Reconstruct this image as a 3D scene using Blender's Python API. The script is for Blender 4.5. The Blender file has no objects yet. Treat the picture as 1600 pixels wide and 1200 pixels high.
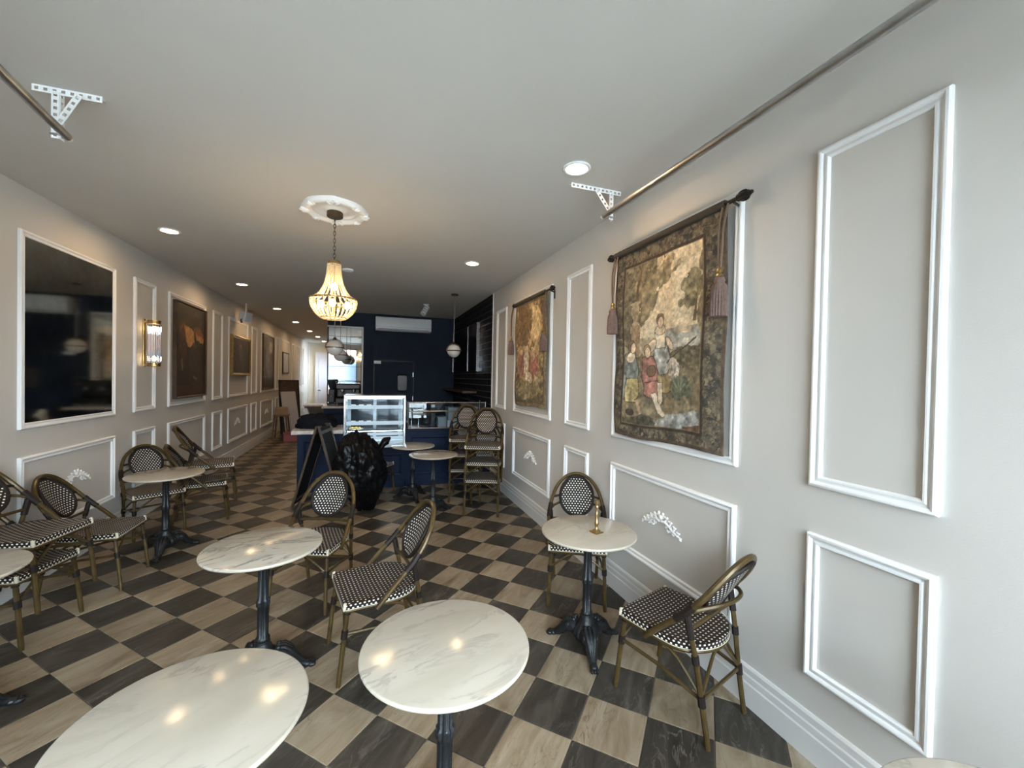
import bpy, bmesh, math, random
import numpy as np
from mathutils import Vector, Matrix
random.seed(7)
scene = bpy.context.scene
COL = scene.collection
PI = math.pi
R = math.radians

# ------------------------------------------------------------------ camera
CAM_H = 1.71
FPX, YAW, PITCH, ROLL = 642.30, R(19.2552), R(-0.78534), R(1.10317)
fw = Vector((math.sin(YAW)*math.cos(PITCH), math.cos(YAW)*math.cos(PITCH), math.sin(PITCH)))
rt0 = Vector((math.cos(YAW), -math.sin(YAW), 0)); up0 = rt0.cross(fw)
rt = rt0*math.cos(ROLL) + up0*math.sin(ROLL)
upv = -rt0*math.sin(ROLL) + up0*math.cos(ROLL)
cam_data = bpy.data.cameras.new('camera'); cam_data.sensor_width = 36
cam_data.lens = 36*FPX/1600; cam_data.clip_start = 0.02; cam_data.clip_end = 200
cam = bpy.data.objects.new('camera', cam_data); COL.objects.link(cam)
m = Matrix((( rt.x, upv.x, -fw.x, 0), (rt.y, upv.y, -fw.y, 0), (rt.z, upv.z, -fw.z, CAM_H), (0,0,0,1)))
cam.matrix_world = m
scene.camera = cam

# ------------------------------------------------------------------ sky and exposure
SKY = 34.0
LAMP = 190.0
scene.view_settings.view_transform = 'Standard'
scene.view_settings.look = 'None'
scene.view_settings.gamma = 1.0
scene.view_settings.use_curve_mapping = False
scene.view_settings.exposure = 0.0
world = bpy.data.worlds.new('sky'); scene.world = world
world.use_nodes = True
bgn = world.node_tree.nodes['Background']
bgn.inputs['Color'].default_value = (0.745, 0.875, 1.0, 1)
bgn.inputs['Strength'].default_value = SKY

# room dimensions (metres)
RW, LW, CH = 1.931, -2.504, 3.105
FY, BY = -0.48, 9.8          # storefront wall, blue back wall
EY = 20.0                    # far end of the corridor
CX = -0.855                  # right side of the corridor
TILE_Y = 6.52                # right wall turns from plaster to glazed tile
ZT, ZB, Zt, Zb = 2.7706, 1.2457, 1.0324, 0.375   # panel heights

for (x0, x1, z0, z1) in ((-1.9, -0.5, 0.8, 2.9), (-0.34, 0.66, 0.0, 2.9), (0.74, 1.88, 0.3, 2.9)):
    ld = bpy.data.lights.new('window_portal', 'AREA'); ld.shape = 'RECTANGLE'
    ld.size = x1-x0; ld.size_y = z1-z0; ld.cycles.is_portal = True
    lo = bpy.data.objects.new('window_portal', ld); COL.objects.link(lo)
    lo.location = ((x0+x1)/2, FY-0.16, (z0+z1)/2); lo.rotation_euler = (R(90), 0, 0)

# ------------------------------------------------------------------ mesh helpers
class MB:
    def __init__(s): s.v=[]; s.f=[]; s.uv=[]
    def add(s, vs, fs, uvs=None):
        b=len(s.v); s.v += [tuple(p) for p in vs]
        for i,f in enumerate(fs):
            s.f.append(tuple(b+k for k in f)); s.uv.append(uvs[i] if uvs else None)
        return s
    def bx(s, x0,x1,y0,y1,z0,z1):
        vs=[(x,y,z) for z in (z0,z1) for y in (y0,y1) for x in (x0,x1)]
        return s.add(vs,[(0,2,3,1),(4,5,7,6),(0,1,5,4),(2,6,7,3),(0,4,6,2),(1,3,7,5)])
    def obx(s, c, size, rot=None):
        hx,hy,hz=[k/2 for k in size]; M=rot or Matrix.Identity(3); c=Vector(c)
        vs=[c+M@Vector((x,y,z)) for z in (-hz,hz) for y in (-hy,hy) for x in (-hx,hx)]
        return s.add(vs,[(0,2,3,1),(4,5,7,6),(0,1,5,4),(2,6,7,3),(0,4,6,2),(1,3,7,5)])
    def tube(s, path, r, n=8, closed=False, flat=1.0):
        P=[Vector(p) for p in path]; N=len(P)
        rr=r if isinstance(r,(list,tuple)) else [r]*N
        vs=[]; prev=None
        for i in range(N):
            if closed: t=P[(i+1)%N]-P[i-1]
            else: t=P[min(i+1,N-1)]-P[max(i-1,0)]
            if t.length<1e-9: t=Vector((0,0,1))
            t.normalize()
            if prev is None:
                a=Vector((0,0,1)) if abs(t.z)<.9 else Vector((1,0,0)); u=t.cross(a).normalized()
            else:
                u=(prev-t*prev.dot(t))
                u = u.normalized() if u.length>1e-6 else t.orthogonal().normalized()
            prev=u; w=t.cross(u)
            for k in range(n):
                a=2*PI*k/n; vs.append(P[i]+u*math.cos(a)*rr[i]+w*math.sin(a)*rr[i]*flat)
        fs=[]
        for i in range(N if closed else N-1):
            j=(i+1)%N
            for k in range(n):
                l=(k+1)%n; fs.append((i*n+k,i*n+l,j*n+l,j*n+k))
        if not closed:
            fs.append(tuple(range(n-1,-1,-1))); fs.append(tuple((N-1)*n+k for k in range(n)))
        return s.add(vs,fs)
    def lathe(s, prof, c=(0,0,0), n=24, flute=0, famp=0.0, frange=None, caps=True):
        vs=[]; fs=[]; N=len(prof)
        for (r,z) in prof:
            fl = flute and frange and frange[0]<=z<=frange[1]
            for k in range(n):
                a=2*PI*k/n; q=r*(1-famp*(0.5+0.5*math.cos(flute*a))) if fl else r
                vs.append((c[0]+q*math.cos(a),c[1]+q*math.sin(a),c[2]+z))
        for i in range(N-1):
            for k in range(n):
                l=(k+1)%n; fs.append((i*n+k,i*n+l,(i+1)*n+l,(i+1)*n+k))
        if caps: fs.append(tuple(range(n-1,-1,-1))); fs.append(tuple((N-1)*n+k for k in range(n)))
        return s.add(vs,fs)
    def sph(s, c, r, nu=12, nv=8, M=None):
        if not isinstance(r,(list,tuple)): r=(r,r,r)
        vs=[]; fs=[]; c=Vector(c)
        for j in range(nv+1):
            t=PI*j/nv
            for i in range(nu):
                a=2*PI*i/nu; p=Vector((r[0]*math.sin(t)*math.cos(a),r[1]*math.sin(t)*math.sin(a),r[2]*math.cos(t)))
                vs.append(c+(M@p if M else p))
        for j in range(nv):
            for i in range(nu):
                l=(i+1)%nu; fs.append((j*nu+i,(j+1)*nu+i,(j+1)*nu+l,j*nu+l))
        return s.add(vs,fs)
    def prism(s, poly, z0, z1):
        n=len(poly); vs=[(x,y,z0) for x,y in poly]+[(x,y,z1) for x,y in poly]
        fs=[tuple(range(n-1,-1,-1)),tuple(range(n,2*n))]+[(i,(i+1)%n,n+(i+1)%n,n+i) for i in range(n)]
        return s.add(vs,fs)
    def build(s, name, mat, parent=None, smooth=True, world=False, bevel=0, ang=38, clean=False):
        vs=s.v
        if parent is not None and world:
            L=parent.location.copy(); q=parent.parent
            while q is not None: L+=q.location; q=q.parent
            vs=[(p[0]-L.x,p[1]-L.y,p[2]-L.z) for p in vs]
        me=bpy.data.meshes.new(name); me.from_pydata(vs,[],s.f)
        if any(s.uv):
            ul=me.uv_layers.new(name='UVMap'); k=0
            for i,f in enumerate(s.f):
                for j in range(len(f)):
                    ul.data[k].uv = s.uv[i][j] if s.uv[i] else (0,0)
                    k+=1
        if clean:
            bm=bmesh.new(); bm.from_mesh(me); bmesh.ops.remove_doubles(bm,verts=bm.verts,dist=1e-5)
            bmesh.ops.recalc_face_normals(bm,faces=bm.faces); bm.to_mesh(me); bm.free()
        me.materials.append(mat); me.validate(); me.update()
        if smooth:
            me.shade_smooth(); me.set_sharp_from_angle(angle=R(ang))
        o=bpy.data.objects.new(name,me); COL.objects.link(o)
        if parent is not None: o.parent=parent
        if bevel:
            b=o.modifiers.new('bevel','BEVEL'); b.width=bevel; b.segments=2; b.limit_method='ANGLE'; b.angle_limit=R(35)
            b.harden_normals=False
        return o

def spline(pts, k=6, closed=False):
    P=[Vector(p) for p in pts]; n=len(P); out=[]
    for i in range(n if closed else n-1):
        if closed: p0,p1,p2,p3=P[i-1],P[i],P[(i+1)%n],P[(i+2)%n]
        else: p0=P[max(i-1,0)];p1=P[i];p2=P[i+1];p3=P[min(i+2,n-1)]
        for j in range(k):
            t=j/k; out.append(0.5*((2*p1)+(p2-p0)*t+(2*p0-5*p1+4*p2-p3)*t*t+(3*p1-p0-3*p2+p3)*t**3))
    if not closed: out.append(P[-1])
    return out

def thing(name,label,cat,loc=(0,0,0),rotz=0,group=None):
    o=bpy.data.objects.new(name,None); o.empty_display_size=.1; COL.objects.link(o)
    o.location=loc; o.rotation_euler=(0,0,rotz); o['label']=label; o['category']=cat
    if group: o['group']=group
    return o
def tag(o,label,cat,group=None,kind=None):
    o['label']=label; o['category']=cat
    if group: o['group']=group
    if kind: o['kind']=kind
    return o
def struct(o,label=None):
    o['kind']='structure'
    if label: o['label']=label
    return o
def copy_tree(o,parent=None):
    c=o.copy(); COL.objects.link(c); c.parent=parent
    for ch in o.children: copy_tree(ch,c)
    return c

# ------------------------------------------------------------------ materials
def newmat(name):
    m=bpy.data.materials.new(name); m.use_nodes=True
    nt=m.node_tree; b=nt.nodes['Principled BSDF']; return m,nt,b
def N(nt,t,**kw):
    n=nt.nodes.new(t)
    for k,v in kw.items(): setattr(n,k,v)
    return n
def math_(nt,op,a,b=None,c=None):
    n=N(nt,'ShaderNodeMath',operation=op)
    for i,x in enumerate((a,b,c)):
        if x is None: continue
        if isinstance(x,(int,float)): n.inputs[i].default_value=x
        else: nt.links.new(x,n.inputs[i])
    return n.outputs[0]
def mixc(nt,f,a,b):
    n=N(nt,'ShaderNodeMix',data_type='RGBA')
    for s,x in ((n.inputs[0],f),(n.inputs[6],a),(n.inputs[7],b)):
        if isinstance(x,(int,float)): s.default_value=x
        elif isinstance(x,(tuple,list)): s.default_value=(*x[:3],1)
        else: nt.links.new(x,s)
    return n.outputs[2]
def ramp(nt,fac,stops):
    n=N(nt,'ShaderNodeValToRGB'); cr=n.color_ramp
    while len(cr.elements)>1: cr.elements.remove(cr.elements[-1])
    cr.elements[0].position=stops[0][0]; cr.elements[0].color=(*stops[0][1][:3],1)
    for p,c in stops[1:]:
        e=cr.elements.new(p); e.color=(*c[:3],1)
    nt.links.new(fac,n.inputs[0]); return n.outputs[0]
def simple(name,col,rough=.5,metal=0,noise=0,scale=20,bump=0,bscale=80,coat=0,emis=0,spec=None):
    m,nt,b=newmat(name)
    b.inputs['Base Color'].default_value=(*col,1); b.inputs['Roughness'].default_value=rough; b.inputs['Metallic'].default_value=metal
    if spec is not None: b.inputs['Specular IOR Level'].default_value=spec
    if coat: b.inputs['Coat Weight'].default_value=coat; b.inputs['Coat Roughness'].default_value=.1
    if emis:
        b.inputs['Emission Color'].default_value=(*col,1); b.inputs['Emission Strength'].default_value=emis
    tc=None
    if noise or bump: tc=N(nt,'ShaderNodeTexCoord')
    if noise:
        n=N(nt,'ShaderNodeTexNoise'); n.inputs['Scale'].default_value=scale; n.inputs['Detail'].default_value=5
        nt.links.new(tc.outputs['Object'],n.inputs['Vector'])
        lo=tuple(c*(1-noise) for c in col); hi=tuple(min(1,c*(1+noise)) for c in col)
        nt.links.new(ramp(nt,n.outputs['Fac'],[(.3,lo),(.7,hi)]),b.inputs['Base Color'])
    if bump:
        n=N(nt,'ShaderNodeTexNoise'); n.inputs['Scale'].default_value=bscale; n.inputs['Detail'].default_value=4
        nt.links.new(tc.outputs['Object'],n.inputs['Vector'])
        bp=N(nt,'ShaderNodeBump'); bp.inputs['Strength'].default_value=bump; bp.inputs['Distance'].default_value=.01
        nt.links.new(n.outputs['Fac'],bp.inputs['Height']); nt.links.new(bp.outputs[0],b.inputs['Normal'])
    return m
M={}
M['wall']=simple('greige_plaster',(.575,.540,.492),.62,noise=.03,scale=1.5,bump=.06,bscale=160)
M['ceiling']=simple('ceiling_paint',(.53,.492,.442),.75,noise=.02,scale=1.2,bump=.05,bscale=140)
M['trim']=simple('white_trim_paint',(.80,.79,.77),.4)
M['base']=simple('baseboard_paint',(.66,.635,.60),.45)
M['navy']=simple('navy_wall_paint',(.018,.029,.050),.7,spec=.2,noise=.08,scale=3,bump=.06,bscale=120)
M['navy2']=simple('navy_cabinet_paint',(.006,.0135,.036),.5,spec=.15)
M['blacktrim']=simple('black_paint',(.006,.007,.01),.5)
M['endwall']=simple('cream_wall',(.74,.67,.54),.7)
M['white']=simple('white_plastic',(.78,.79,.80),.35)
M['whitemetal']=simple('white_enamel_steel',(.80,.80,.79),.4)
M['steel']=simple('galvanised_steel',(.44,.44,.43),.36,metal=1,noise=.15,scale=10)
M['chrome']=simple('brushed_chrome',(.62,.63,.65),.25,metal=1)
M['brass']=simple('aged_brass',(.42,.29,.13),.3,metal=1,noise=.2,scale=30)
M['bronze']=simple('dark_bronze',(.11,.075,.045),.4,metal=.8)
M['iron']=simple('black_cast_iron',(.013,.014,.015),.42,metal=.3,noise=.2,scale=30,bump=.25,bscale=90)
M['bamboo']=None
M['wrap']=simple('dark_brown_wrap',(.014,.009,.007),.5,bump=.3,bscale=200,spec=.2)
M['clip']=simple('cream_clip',(.56,.50,.37),.5)
M['plaster']=simple('white_moulded_plaster',(.80,.77,.73),.6)
M['blackplastic']=simple('black_bin_liner',(.0035,.0035,.004),.30,bump=.22,bscale=30,spec=.14)
M['cloth']=simple('dark_cloth',(.008,.009,.012),.9,bump=.4,bscale=60,spec=.1)
M['wood']=simple('dark_walnut_board',(.055,.033,.02),.5,noise=.35,scale=9)
M['brownwood']=simple('warm_brown_wood',(.14,.065,.03),.5,noise=.3,scale=9)
M['chalk']=simple('chalkboard_slate',(.012,.012,.013),.8,noise=.2,scale=9,spec=.1)
M['tassel']=simple('mauve_tassel_yarn',(.14,.085,.068),.85,noise=.2,scale=60,bump=.4,bscale=160)
M['cord']=simple('twisted_brown_cord',(.15,.095,.06),.75,bump=.5,bscale=200)
M['rodblack']=simple('black_wrought_rod',(.012,.010,.009),.5,metal=.3)
M['gold']=simple('gilt_frame',(.38,.27,.10),.35,metal=.85,noise=.25,scale=40)
M['grout']=simple('tan_grout',(.15,.12,.09),.85)
M['tilegrout']=simple('pale_tile_grout',(.34,.33,.31),.9)
M['bluetile']=simple('midnight_glazed_tile',(.006,.0075,.012),.45,noise=.3,scale=4,spec=.10)
M['screen']=simple('black_glass_screen',(.002,.002,.003),.2,spec=.15)
M['pastry']=simple('golden_pastry',(.55,.34,.08),.6,noise=.35,scale=60,bump=.5,bscale=60)
M['plate']=simple('white_china',(.8,.78,.70),.2)
M['casewhite']=simple('case_white_shelf',(.82,.88,.92),.3)
M['whitewood']=simple('white_panel_door_paint',(.82,.82,.90),.45)
M['opal']=simple('opal_glass',(.72,.70,.67),.2,coat=.4)
M['asphalt']=simple('street_asphalt',(.46,.46,.45),.9,noise=.15,scale=3)
M['facade']=simple('brick_facade',(.16,.09,.07),.85,noise=.3,scale=3)
M['darkglass']=simple('dark_window_glass',(.03,.04,.05),.08)
M['frameblack']=simple('black_window_frame',(.015,.015,.016),.4)
M['cardboard']=simple('cardboard',(.30,.19,.10),.8,noise=.1,scale=10)
M['red']=simple('red_plastic',(.25,.03,.02),.4)
M['greybox']=simple('grey_container',(.42,.45,.46),.4)

def mat_bamboo():
    m,nt,b=newmat('bamboo_tube'); tc=N(nt,'ShaderNodeTexCoord'); n=N(nt,'ShaderNodeTexNoise')
    n.inputs['Scale'].default_value=14; n.inputs['Detail'].default_value=3; nt.links.new(tc.outputs['Object'],n.inputs['Vector'])
    nt.links.new(ramp(nt,n.outputs['Fac'],[(.3,(.048,.029,.010)),(.7,(.090,.058,.021))]),b.inputs['Base Color'])
    b.inputs['Roughness'].default_value=.3; b.inputs['Metallic'].default_value=.25; b.inputs['Specular IOR Level'].default_value=.3; return m
M['bamboo']=mat_bamboo()

def mat_weave(name,du,dv,wu,wv,stag,dark=(.024,.015,.012),light=(.74,.68,.57),rough=.45):
    """dark resin weave with pale strand crossings, in metres of the UV map"""
    m,nt,b=newmat(name); uv=N(nt,'ShaderNodeUVMap',uv_map='UVMap'); sep=N(nt,'ShaderNodeSeparateXYZ'); nt.links.new(uv.outputs[0],sep.inputs[0])
    v=math_(nt,'DIVIDE',sep.outputs[1],dv); row=math_(nt,'FLOOR',v); fv=math_(nt,'ABSOLUTE',math_(nt,'SUBTRACT',math_(nt,'FRACT',v),.5))
    off=math_(nt,'MULTIPLY',math_(nt,'MODULO',math_(nt,'ABSOLUTE',row),2.0),stag)
    u=math_(nt,'ADD',math_(nt,'DIVIDE',sep.outputs[0],du),off); fu=math_(nt,'ABSOLUTE',math_(nt,'SUBTRACT',math_(nt,'FRACT',u),.5))
    # superellipse mask
    a=math_(nt,'POWER',math_(nt,'DIVIDE',fu,wu),3.0); c=math_(nt,'POWER',math_(nt,'DIVIDE',fv,wv),3.0)
    d=math_(nt,'ADD',a,c); mask=math_(nt,'LESS_THAN',d,1.0)
    nt.links.new(mixc(nt,mask,dark,light),b.inputs['Base Color']); b.inputs['Roughness'].default_value=rough; b.inputs['Specular IOR Level'].default_value=.2
    h=math_(nt,'SUBTRACT',1.0,math_(nt,'MINIMUM',d,1.0))
    bp=N(nt,'ShaderNodeBump'); bp.inputs['Strength'].default_value=.5; bp.inputs['Distance'].default_value=.002
    nt.links.new(h,bp.inputs['Height']); nt.links.new(bp.outputs[0],b.inputs['Normal']); return m
M['weaveback']=mat_weave('woven_back_dots',.0245,.0195,.215,.235,.5,dark=(.016,.010,.008),light=(.74,.70,.62))
M['weaveseat']=mat_weave('woven_seat_dashes',.0265,.0215,.195,.205,.5,dark=(.018,.011,.009),light=(.70,.62,.50))
M['weaverim']=mat_weave('woven_rim_dots',.0240,.0175,.22,.25,.5,dark=(.016,.010,.008),light=(.78,.74,.65))

TS=0.26899*1.14; TX0,TY0=-0.1268*1.14,0.17254*1.14; TA=PI/4+R(0.18445)
def mat_tile(name,stops,vein):
    m,nt,b=newmat(name); g=N(nt,'ShaderNodeNewGeometry'); sep=N(nt,'ShaderNodeSeparateXYZ'); nt.links.new(g.outputs['Position'],sep.inputs[0])
    x=math_(nt,'SUBTRACT',sep.outputs[0],TX0); y=math_(nt,'SUBTRACT',sep.outputs[1],TY0); ca,sa=math.cos(TA),math.sin(TA)
    u=math_(nt,'ADD',math_(nt,'MULTIPLY',x,ca/TS),math_(nt,'MULTIPLY',y,sa/TS)); v=math_(nt,'ADD',math_(nt,'MULTIPLY',x,-sa/TS),math_(nt,'MULTIPLY',y,ca/TS))
    cell=N(nt,'ShaderNodeCombineXYZ'); nt.links.new(math_(nt,'FLOOR',u),cell.inputs[0]); nt.links.new(math_(nt,'FLOOR',v),cell.inputs[1])
    wn=N(nt,'ShaderNodeTexWhiteNoise',noise_dimensions='3D'); nt.links.new(cell.outputs[0],wn.inputs['Vector'])
    off=N(nt,'ShaderNodeVectorMath',operation='SCALE'); nt.links.new(wn.outputs['Color'],off.inputs[0]); off.inputs['Scale'].default_value=30
    uvn=N(nt,'ShaderNodeCombineXYZ'); nt.links.new(math_(nt,'MULTIPLY',u,.55),uvn.inputs[0]); nt.links.new(math_(nt,'MULTIPLY',v,2.1),uvn.inputs[1])
    rotv=N(nt,'ShaderNodeVectorRotate',rotation_type='Z_AXIS'); nt.links.new(uvn.outputs[0],rotv.inputs['Vector'])
    nt.links.new(math_(nt,'MULTIPLY',math_(nt,'SUBTRACT',wn.outputs['Value'],.5),.9),rotv.inputs['Angle'])
    add=N(nt,'ShaderNodeVectorMath',operation='ADD'); nt.links.new(rotv.outputs[0],add.inputs[0]); nt.links.new(off.outputs[0],add.inputs[1])
    n1=N(nt,'ShaderNodeTexNoise'); n1.inputs['Scale'].default_value=1.6; n1.inputs['Detail'].default_value=8; n1.inputs['Roughness'].default_value=.62; n1.inputs['Distortion'].default_value=.9
    nt.links.new(add.outputs[0],n1.inputs['Vector'])
    base=ramp(nt,n1.outputs['Fac'],stops)
    n2=N(nt,'ShaderNodeTexNoise'); n2.inputs['Scale'].default_value=2.2; n2.inputs['Detail'].default_value=6; n2.inputs['Distortion'].default_value=1.6
    nt.links.new(add.outputs[0],n2.inputs['Vector'])
    line=math_(nt,'ABSOLUTE',math_(nt,'SUBTRACT',n2.outputs['Fac'],.5)); vm=math_(nt,'SUBTRACT',1.0,math_(nt,'MINIMUM',math_(nt,'MULTIPLY',line,38.0),1.0))
    n3=N(nt,'ShaderNodeTexNoise'); n3.inputs['Scale'].default_value=1.1; nt.links.new(add.outputs[0],n3.inputs['Vector'])
    vm=math_(nt,'MULTIPLY',vm,math_(nt,'MULTIPLY',math_(nt,'MAXIMUM',math_(nt,'SUBTRACT',n3.outputs['Fac'],.45),0.0),2.6))
    c=mixc(nt,math_(nt,'MINIMUM',vm,.7),base,vein)
    hs=N(nt,'ShaderNodeHueSaturation'); nt.links.new(c,hs.inputs['Color'])
    nt.links.new(math_(nt,'ADD',.86,math_(nt,'MULTIPLY',wn.outputs['Value'],.28)),hs.inputs['Value'])
    nt.links.new(hs.outputs[0],b.inputs['Base Color']); b.inputs['Roughness'].default_value=.36; b.inputs['Specular IOR Level'].default_value=.25
    n4=N(nt,'ShaderNodeTexNoise'); n4.inputs['Scale'].default_value=9; nt.links.new(g.outputs['Position'],n4.inputs['Vector'])
    bp=N(nt,'ShaderNodeBump'); bp.inputs['Strength'].default_value=.12; bp.inputs['Distance'].default_value=.004; nt.links.new(n1.outputs['Fac'],bp.inputs['Height']); nt.links.new(bp.outputs[0],b.inputs['Normal'])
    return m
M['tile_light']=mat_tile('beige_stone_tile',[(.25,(.125,.085,.050)),(.42,(.215,.158,.100)),(.58,(.272,.212,.144)),(.75,(.335,.275,.20))],(.095,.062,.036))
M['tile_dark']=mat_tile('charcoal_stone_tile',[(.25,(.020,.0165,.0125)),(.5,(.042,.035,.027)),(.78,(.092,.079,.063))],(.19,.165,.135))

def mat_marble(name,seed,vein=.5,warm=0):
    m,nt,b=newmat(name); tc=N(nt,'ShaderNodeTexCoord'); mp=N(nt,'ShaderNodeMapping'); nt.links.new(tc.outputs['Object'],mp.inputs['Vector'])
    mp.inputs['Location'].default_value=(seed*3.1,seed*1.7,seed); mp.inputs['Scale'].default_value=(1.0,2.6,1.0); mp.inputs['Rotation'].default_value=(0,0,seed*.8)
    n=N(nt,'ShaderNodeTexNoise'); n.inputs['Scale'].default_value=1.9; n.inputs['Detail'].default_value=9; n.inputs['Roughness'].default_value=.6; n.inputs['Distortion'].default_value=1.3
    nt.links.new(mp.outputs[0],n.inputs['Vector'])
    line=math_(nt,'ABSOLUTE',math_(nt,'SUBTRACT',n.outputs['Fac'],.5)); vm=math_(nt,'SUBTRACT',1.0,math_(nt,'MINIMUM',math_(nt,'MULTIPLY',line,26.0),1.0))
    n2=N(nt,'ShaderNodeTexNoise'); n2.inputs['Scale'].default_value=2.4; n2.inputs['Detail'].default_value=4; nt.links.new(mp.outputs[0],n2.inputs['Vector'])
    vm=math_(nt,'MULTIPLY',vm,math_(nt,'MULTIPLY',math_(nt,'MAXIMUM',math_(nt,'SUBTRACT',n2.outputs['Fac'],.42),0.0),4.0*vein))
    cloud=ramp(nt,n2.outputs['Fac'],[(.3,(.385,.335,.262)),(.65,(.445,.392,.318))])
    c=mixc(nt,math_(nt,'MINIMUM',vm,.75),cloud,(.15,.135,.125))
    nt.links.new(c,b.inputs['Base Color']); b.inputs['Roughness'].default_value=.16; return m

def mat_mirror(name,col,cloudy,rough=.03):
    m,nt,b=newmat(name); b.inputs['Metallic'].default_value=1; b.inputs['Roughness'].default_value=rough
    tc=N(nt,'ShaderNodeTexCoord'); n=N(nt,'ShaderNodeTexNoise'); n.inputs['Scale'].default_value=3.5; n.inputs['Detail'].default_value=8; n.inputs['Roughness'].default_value=.7
    nt.links.new(tc.outputs['Object'],n.inputs['Vector'])
    nt.links.new(ramp(nt,n.outputs['Fac'],[(.3,tuple(k*(1-cloudy) for k in col)),(.7,col)]),b.inputs['Base Color'])
    if cloudy>.2:
        nt.links.new(math_(nt,'MULTIPLY_ADD',n.outputs['Fac'],.10,.01),b.inputs['Roughness'])
    return m
M['smoked']=mat_mirror('smoked_antique_mirror',(.70,.68,.60),.40)
M['mirror']=mat_mirror('silver_mirror',(.80,.84,.86),.05)

def mat_glass(name,tint=(1,1,1),refl=1.0):
    m=bpy.data.materials.new(name); m.use_nodes=True; nt=m.node_tree; nt.nodes.clear()
    out=N(nt,'ShaderNodeOutputMaterial'); tr=N(nt,'ShaderNodeBsdfTransparent'); tr.inputs[0].default_value=(*tint,1)
    gl=N(nt,'ShaderNodeBsdfGlossy'); gl.inputs['Roughness'].default_value=.02
    fr=N(nt,'ShaderNodeFresnel'); fr.inputs[0].default_value=1.45; mx=N(nt,'ShaderNodeMixShader')
    nt.links.new(math_(nt,'MULTIPLY',fr.outputs[0],refl),mx.inputs[0]); nt.links.new(tr.outputs[0],mx.inputs[1]); nt.links.new(gl.outputs[0],mx.inputs[2]); nt.links.new(mx.outputs[0],out.inputs[0]); return m
M['glass']=mat_glass('clear_glass',(.95,.97,.97))
M['guard']=mat_glass('sneeze_guard_glass',(.86,.90,.92),1.6)

def emit(name,col,st):
    m=bpy.data.materials.new(name); m.use_nodes=True; nt=m.node_tree; nt.nodes.clear()
    out=N(nt,'ShaderNodeOutputMaterial'); e=N(nt,'ShaderNodeEmission'); e.inputs[0].default_value=(*col,1); e.inputs[1].default_value=st
    nt.links.new(e.outputs[0],out.inputs[0]); return m
M['lens']=emit('warm_downlight_lens',(1,.68,.38),LAMP)
M['bulb']=emit('warm_bulb',(1,.72,.40),240)
M['sconcebulb']=emit('sconce_filament',(1,.72,.38),50)
M['led']=emit('cool_case_led',(.72,.90,1.0),22)
M['rail']=emit('lit_shelf_rail',(.74,.90,1.0),.75)
M['caseglass']=mat_glass('case_glass',(.95,.98,1.0),.10)
M['bead']=None
def mat_bead():
    m=bpy.data.materials.new('cream_bead'); m.use_nodes=True; nt=m.node_tree; nt.nodes.clear()
    out=N(nt,'ShaderNodeOutputMaterial'); d=N(nt,'ShaderNodeBsdfDiffuse'); d.inputs[0].default_value=(.74,.64,.45,1)
    t=N(nt,'ShaderNodeBsdfTranslucent'); t.inputs[0].default_value=(.97,.86,.62,1); mx=N(nt,'ShaderNodeMixShader'); mx.inputs[0].default_value=.35
    nt.links.new(d.outputs[0],mx.inputs[1]); nt.links.new(t.outputs[0],mx.inputs[2]); nt.links.new(mx.outputs[0],out.inputs[0]); return m
M['bead']=mat_bead()
def mat_print(name,rough=.9,bump=.3):
    m,nt,b=newmat(name); a=N(nt,'ShaderNodeVertexColor',layer_name='print'); nt.links.new(a.outputs[0],b.inputs['Base Color']); b.inputs['Roughness'].default_value=rough
    if bump:
        tc=N(nt,'ShaderNodeTexCoord'); w=N(nt,'ShaderNodeTexNoise'); w.inputs['Scale'].default_value=260; nt.links.new(tc.outputs['Object'],w.inputs['Vector'])
        bp=N(nt,'ShaderNodeBump'); bp.inputs['Strength'].default_value=bump; bp.inputs['Distance'].default_value=.004; nt.links.new(w.outputs['Fac'],bp.inputs['Height']); nt.links.new(bp.outputs[0],b.inputs['Normal'])
    return m
M['tapestry']=mat_print('woven_tapestry_print'); M['oil']=mat_print('oil_canvas_print',.5,.1)
# ================================================================== STRUCTURE
def proj(p):
    d=Vector(p)-Vector((0,0,CAM_H)); k=d.dot(fw)
    if k<.05: return None
    return 800+FPX*d.dot(rt)/k, 600-FPX*d.dot(upv)/k
# ---- floor with individual stone tiles
b=MB(); b.bx(LW-.1,RW+.1,FY-.1,BY+.1,-.12,-.004); b.bx(LW-.1,CX+.1,BY+.1,EY+.1,-.12,-.004)
floor=struct(b.build('floor',M['grout'],smooth=False),'checkerboard floor of beige and charcoal stone tiles laid diagonally')
def clip(poly,ax,val,keep_gt):
    out=[]; n=len(poly)
    for i in range(n):
        a,c=poly[i],poly[(i+1)%n]; ia=(a[ax]>=val)==keep_gt; ic=(c[ax]>=val)==keep_gt
        if ia: out.append(a)
        if ia!=ic:
            t=(val-a[ax])/(c[ax]-a[ax]); out.append((a[0]+(c[0]-a[0])*t,a[1]+(c[1]-a[1])*t))
    return out
def clip_rect(poly,x0,x1,y0,y1):
    for ax,v,g in ((0,x0,True),(0,x1,False),(1,y0,True),(1,y1,False)):
        poly=clip(poly,ax,v,g)
        if len(poly)<3: return []
    return poly
def area(p): return abs(sum(p[i][0]*p[(i+1)%len(p)][1]-p[(i+1)%len(p)][0]*p[i][1] for i in range(len(p))))/2
ca,sa=math.cos(TA),math.sin(TA)
def lat(mm,nn): return (TX0+TS*(mm*ca-nn*sa), TY0+TS*(mm*sa+nn*ca))
def tile_index(x,y):
    x-=TX0; y-=TY0; return math.floor((x*ca+y*sa)/TS), math.floor((-x*sa+y*ca)/TS)
DARK=(6+1)%2
g=.0022/TS
HALF=TS*(1-2*g)
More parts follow.
